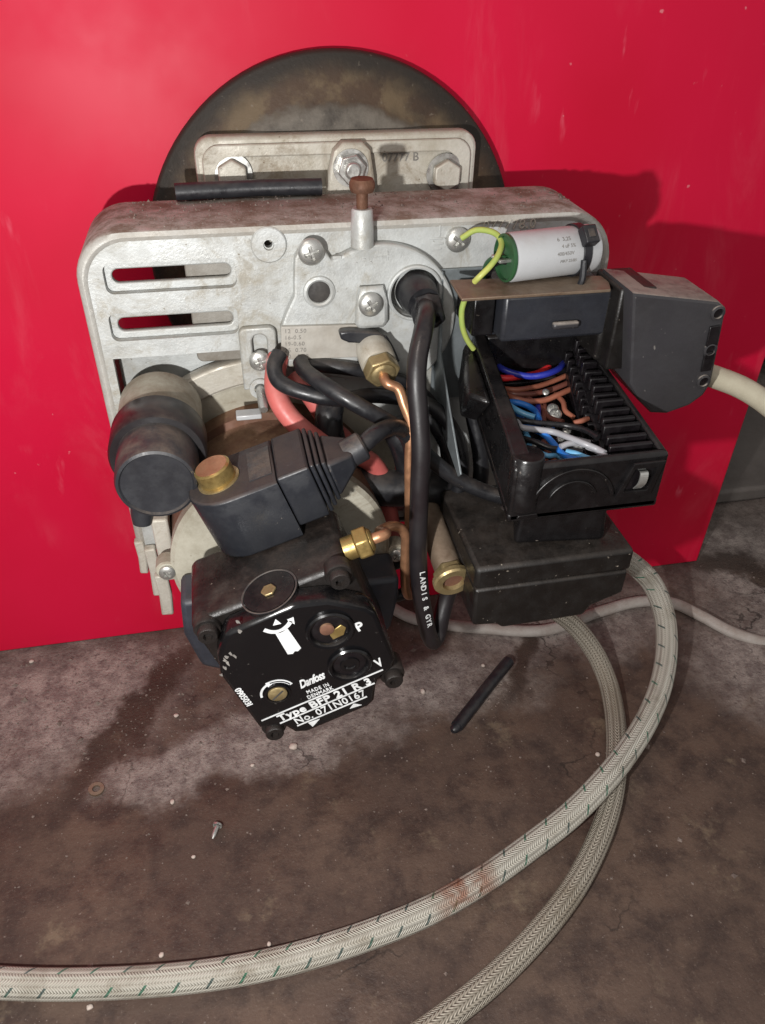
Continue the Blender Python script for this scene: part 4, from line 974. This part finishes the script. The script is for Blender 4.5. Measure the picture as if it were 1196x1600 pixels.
# nozzle line: nut on the face plate, copper pipe in a long hairpin to the pump
n0 = PY(583, 545, -.1185); nd = Vector((.10, -1, -.30)).normalized()
nz = thing('nozzle_union', 'steel pipe union with hex nut below the black lever', 'fitting', n0)
nfm = axis_frame(n0, nd)
MB().lathe([(.0085, -.006), (.0098, 0), (.0102, .0035), (.0102, .0120), (.0094, .0135)], nfm, 32).build('union_body', 'alu_warm', nz)
mb = MB().prism(hexpts(.0102, .25), nfm, .0137, .0215); mb.lathe([(.0078, .0215), (.0056, .0232)], nfm, 28); mb.build('union_nut', 'brass_dull', nz, .0009)
e_ = n0 + nd * .0225
pp = [e_ - nd * .003, e_ + nd * .006, PY(622, 607, -.148), PY(631, 630, -.152), PY(641, 660, -.156), PY(640, 720, -.160), PY(640, 800, -.163), PY(640, 880, -.165), PY(643, 915, -.166), PY(643, 928, -.169)]
pipe_b = [PY(638, 930, -.173), PY(634, 918, -.175), PY(633, 890, -.176), PY(634, 855, -.178), PY(634, 838, -.180), PY(627, 826, -.182), PY(612, 822, -.185), PY(595, 829, -.190)]
pipe = thing('copper_pipe', 'thin copper oil pipe bent in a hairpin from the pump fitting to the union', 'pipe', pp[0])
MB().tube(pp + pipe_b + [NUTEND + U * .006, NUTEND - U * .004], .0029, 16, 10).build('pipe_run', 'copper', pipe)
# black lever above the union
lv = thing('adjusting_lever', 'flat black lever with rounded tip above the pipe union', 'lever', PY(565, 524, -.118))
lq = [PY(*q, -.118) for q in ((529, 516), (545, 514), (570, 515), (590, 517), (600, 524), (606, 534), (598, 532), (585, 529), (565, 534), (545, 533), (532, 528))]
mb = MB().prism([(q.x, q.z) for q in lq][::-1], FRONT, .1150, .1210); mb.build('lever_arm', 'rubber_g', lv, .0012)
MB().tube([PY(600, 526, -.119), PY(611, 545, -.121), PY(620, 566, -.124)], .0020, 10, 4).build('lever_wire', 'rubber', lv)

# rusty steel spindle with brass flange nut
s0_, s1_ = PY(664, 788, -.135), PY(707, 905, -.196)
sd = (s1_ - s0_).normalized(); Ls = (s1_ - s0_).length
ss = thing('return_pipe', 'rusty steel stub pipe ending in a brass flange nut right of the ignition cable', 'pipe', s0_)
fs_ = axis_frame(s0_, sd)
MB().lathe([(.0082, -.01), (.0086, .01), (.0084, Ls - .006)], fs_, 28).build('stub', 'zinc_rust', ss)
nu = MB(); nu.prism(hexpts(.0102, .1), fs_, Ls - .007, Ls - .0012); nu = nu.build('nut_hex', 'brass_dull', ss, .001)
MB().ring([(.0118, Ls - .0010), (.0118, Ls + .0018), (.0108, Ls + .0030), (.0066, Ls + .0030), (.0060, Ls - .0005)], fs_, 36).build('nut_flange', 'brass_dull', ss)
MB().lathe([(.0062, Ls - .0004), (.0062, Ls + .0002)], fs_, 24).build('bore', 'rust', ss)

# earth wire: yellow green from the cover screw past the capacitor and below the bracket
P_ = [PY(722, 372, -.109), PY(742, 360, -.113), PY(760, 360, -.118), PY(776, 366, -.124), PY(784, 378, -.130), PY(779, 398, -.138), PY(766, 416, -.142), PY(750, 432, -.143), PY(742, 440, -.140)]
tag(MB().tube(P_, .0016, 12, 8).build('earth_wire', 'yellowgreen', base=P_[0]), 'yellow green earth wire from the cover screw over the capacitor end', 'wire')
P_ = [PY(727, 466, -.138), PY(722, 485, -.136), PY(723, 510, -.134), PY(730, 530, -.132), PY(740, 545, -.130)]
tag(MB().tube(P_, .0016, 12, 8).build('earth_wire', 'yellowgreen', base=P_[0]), 'yellow green wire hanging below the bracket', 'wire')
for k, (dx, lab) in enumerate(((0, 'green black wire at the capacitor end, nearer the cover'), (6, 'green black wire at the capacitor end, nearer the bracket edge'))):
    P_ = [PY(792 + dx, 405 + dx, -.137), PY(778 + dx, 402 + dx, -.132), PY(762 + dx, 412 + dx, -.124), PY(756 + dx, 440, -.118), PY(758 + dx, 470, -.125)]
    tag(MB().tube(P_, .0017, 10, 7).build('capacitor_wire', 'w_black' if k else 'green', base=P_[0]), lab, 'wire')

# black plastic tube lying on the cover
P_ = [PZ(274, 300, .385), PZ(390, 294, .385), PZ(503, 291, .385)]
tag(MB().tube(P_, .0046, 18, 6).build('plastic_tube', 'nylon', base=P_[0]), 'straight black plastic tube lying on top of the burner cover', 'tube')

# ------------------------------------------------------------------ hoses and floor things
h1 = [(905, 850, .115), (950, 860, .105), (990, 882, .090), (1020, 913, .072), (1038, 960, .055), (1042, 1010, .042), (1033, 1070, .034), (1011, 1125, .029), (978, 1178, .0255), (940, 1225, .0240), (890, 1275, .0170), (830, 1322, .0110), (760, 1372, .0090), (680, 1418, .0088), (590, 1456, .0088), (480, 1492, .0088), (380, 1515, .0088), (280, 1529, .0088), (180, 1536, .0088), (80, 1538, .0088), (-20, 1534, .0088), (-140, 1520, .0088), (-300, 1480, .0088)]
P_ = [PZ(*q) for q in h1]
o_ = MB(); o_.tube(P_, .0086, 36, 12, uv=True); h1o = o_.build('braided_hose', 'hose_w', base=P_[8]); tag(h1o, 'white braided hose with green tracer threads sweeping across the floor to the left', 'hose', 'braided hoses on the floor')
h2 = [(840, 940, .085), (870, 955, .065), (900, 980, .045), (930, 1020, .025), (950, 1065, .012), (960, 1110, .0080), (964, 1160, .0080), (962, 1210, .0080), (952, 1265, .0080), (930, 1325, .0080), (895, 1390, .0080), (845, 1455, .0080), (780, 1522, .0080), (710, 1580, .0080), (640, 1630, .0080), (540, 1690, .0080)]
P2 = [PZ(*q) for q in h2]
o_ = MB(); o_.tube(P2, .0078, 36, 12, uv=True); tag(o_.build('braided_hose', 'hose_d', base=P2[6]), 'darker dirty braided hose passing under the white one toward the camera', 'hose', 'braided hoses on the floor')
P_ = [PZ(*q) for q in ((575, 915, .006), (600, 940, .006), (640, 964, .0055), (690, 975, .005), (760, 982, .0045), (850, 985, .004), (940, 955, .0045), (1000, 940, .0055), (1050, 942, .006), (1095, 962, .005), (1140, 986, .003), (1180, 1000, .0), (1220, 1008, -.004))]
tag(MB().tube(P_, .0052, 16, 8).build('floor_cable', 'greycable', base=P_[5]), 'dusty white cable lying on the floor along the boiler', 'cable')

P_ = [PZ(714, 1135, .006), PZ(740, 1102, .006), PZ(768, 1066, .006), PZ(795, 1033, .006)]
rod = thing('black_rod', 'black plastic rod lying on the floor in front of the hoses', 'rod', P_[1])
MB().tube(P_, .0050, 16, 5).build('rod_shaft', 'nylon', rod)
dv = (P_[0] - P_[1]).normalized(); MB().lathe([(.0042, -.001), (.0036, .004), (.002, .006)], axis_frame(P_[0], dv), 14).build('rod_tip', 'nylon', rod)

# small screw and loose bits
q = PZ(340, 1290, .0035); e = PZ(332, 1312, .0025)
sc = thing('loose_screw', 'small shiny screw lying on the brown floor', 'screw', Vector((q.x, q.y, 0)))
put_mesh('screw_head', SCREW, axis_frame(q, q - e) @ Matrix.Scale(.0034, 4), sc); MB().lathe([(.0017, 0), (.0016, .007), (.0006, .0095)], axis_frame(q, e - q), 12).build('screw_shank', 'steel', sc)
q = PZ(151, 1234, .0006)
tag(MB().ring([(.0055, 0), (.0055, .0016), (.0028, .0016), (.0028, 0)], axis_frame(q, (.1, 0, 1)), 24).build('washer', 'zinc_rust', base=q), 'dull round washer on the floor left of the pump', 'washer')
def crumb(px, py, r, seed, sq=.7):
    rnd = random.Random(seed); c = PZ(px, py, 0); bm = bmesh.new(); bmesh.ops.create_icosphere(bm, subdivisions=2, radius=r)
    ax = [rnd.uniform(.7, 1.3), rnd.uniform(.6, 1.2), sq * rnd.uniform(.8, 1.1)]
    for v_ in bm.verts: v_.co = Vector((v_.co.x * ax[0], v_.co.y * ax[1], v_.co.z * ax[2])) * rnd.uniform(.86, 1.12) + c + Vector((0, 0, r * sq * .75))
    me = bpy.data.meshes.new('crumb'); bm.to_mesh(me); bm.free(); return finish(me, 'crumb', 'plaster', None, base=c, sharp=60)
CR = [(459, 1168, .0036, 'round white plaster crumb just below the pump'), (661, 1082, .0034, 'white plaster crumb between the pump and the black rod'), (625, 1051, .0020, 'tiny crumb beside the pump\'s lower right screw'), (755, 1041, .0026, 'small pale crumb above the black rod'), (303, 1340, .0024, 'small pale crumb below the loose screw'), (253, 1493, .0020, 'small crumb just above the white hose'), (276, 1119, .0022, 'pale crumb left of the pump'), (395, 1197, .0026, 'flat crumb in the dusty strip below the pump'), (270, 1254, .0024, 'elongated crumb on the dark floor stain'), (50, 1035, .0030, 'ochre crumb near the boiler\'s foot at the left'), (141, 1575, .0024, 'pale crumb below the white hose'), (934, 1180, .0026, 'crumb tucked beside the crossing hoses'), (1040, 1065, .0018, 'crumb right of the white hose'), (421, 1476, .0020, 'pale crumb above the white hose\'s middle')]
for i, (px, py, r_, lab) in enumerate(CR): tag(crumb(px, py, r_ * .78, i), lab, 'crumb', 'plaster crumbs on the floor')
# grit on the floor and dust crumbs on the cover: uncountable
def grit(name, gen, n, mats, seed):
    rnd = random.Random(seed); mb = MB()
    for k in range(n):
        c, r = gen(rnd); a = rnd.uniform(0, 6); pts_ = []
        for j in range(4): pts_.append((c[0] + r * rnd.uniform(.6, 1.3) * math.cos(a + j * 1.57), c[1] + r * rnd.uniform(.6, 1.3) * math.sin(a + j * 1.57), c[2]))
        top = [(c[0] + rnd.uniform(-.4, .4) * r, c[1] + rnd.uniform(-.4, .4) * r, c[2] + r * rnd.uniform(.5, 1.1))]
        mb.add(pts_ + top, [(0, 1, 4), (1, 2, 4), (2, 3, 4), (3, 0, 4), (3, 2, 1, 0)])
    o = mb.build(name, mats); o['kind'] = 'stuff'; return o
def gfloor(rnd):
    z = rnd.random()
    if z < .65: c = (rnd.uniform(-.28, .2), min(-.02, rnd.gauss(-.09, .045)), 0)
    else: c = (rnd.uniform(-.25, .5), rnd.uniform(-.34, -.005), 0)
    return c, abs(rnd.gauss(0, .00045)) * (3 if rnd.random() < .04 else 1) + .00025
M['grit'] = mat('grit', lin(128, 114, 106), .85, 0, lin(84, 70, 64), 40, .4, .6, bstr=0)
o = grit('floor_grit', gfloor, 2600, 'grit', 5); o['label'] = 'fine pale grit scattered over the dirty floor'; o['category'] = 'grit'
def gcov(rnd): return (rnd.uniform(-.05, .20), rnd.uniform(-.100, -.050), ZT - .0003), abs(rnd.gauss(0, .0005)) + .00025
o = grit('cover_dust', gcov, 1300, 'grit', 6); o['label'] = 'dust crumbs lying on the burner cover\'s top edge'; o['category'] = 'dust'
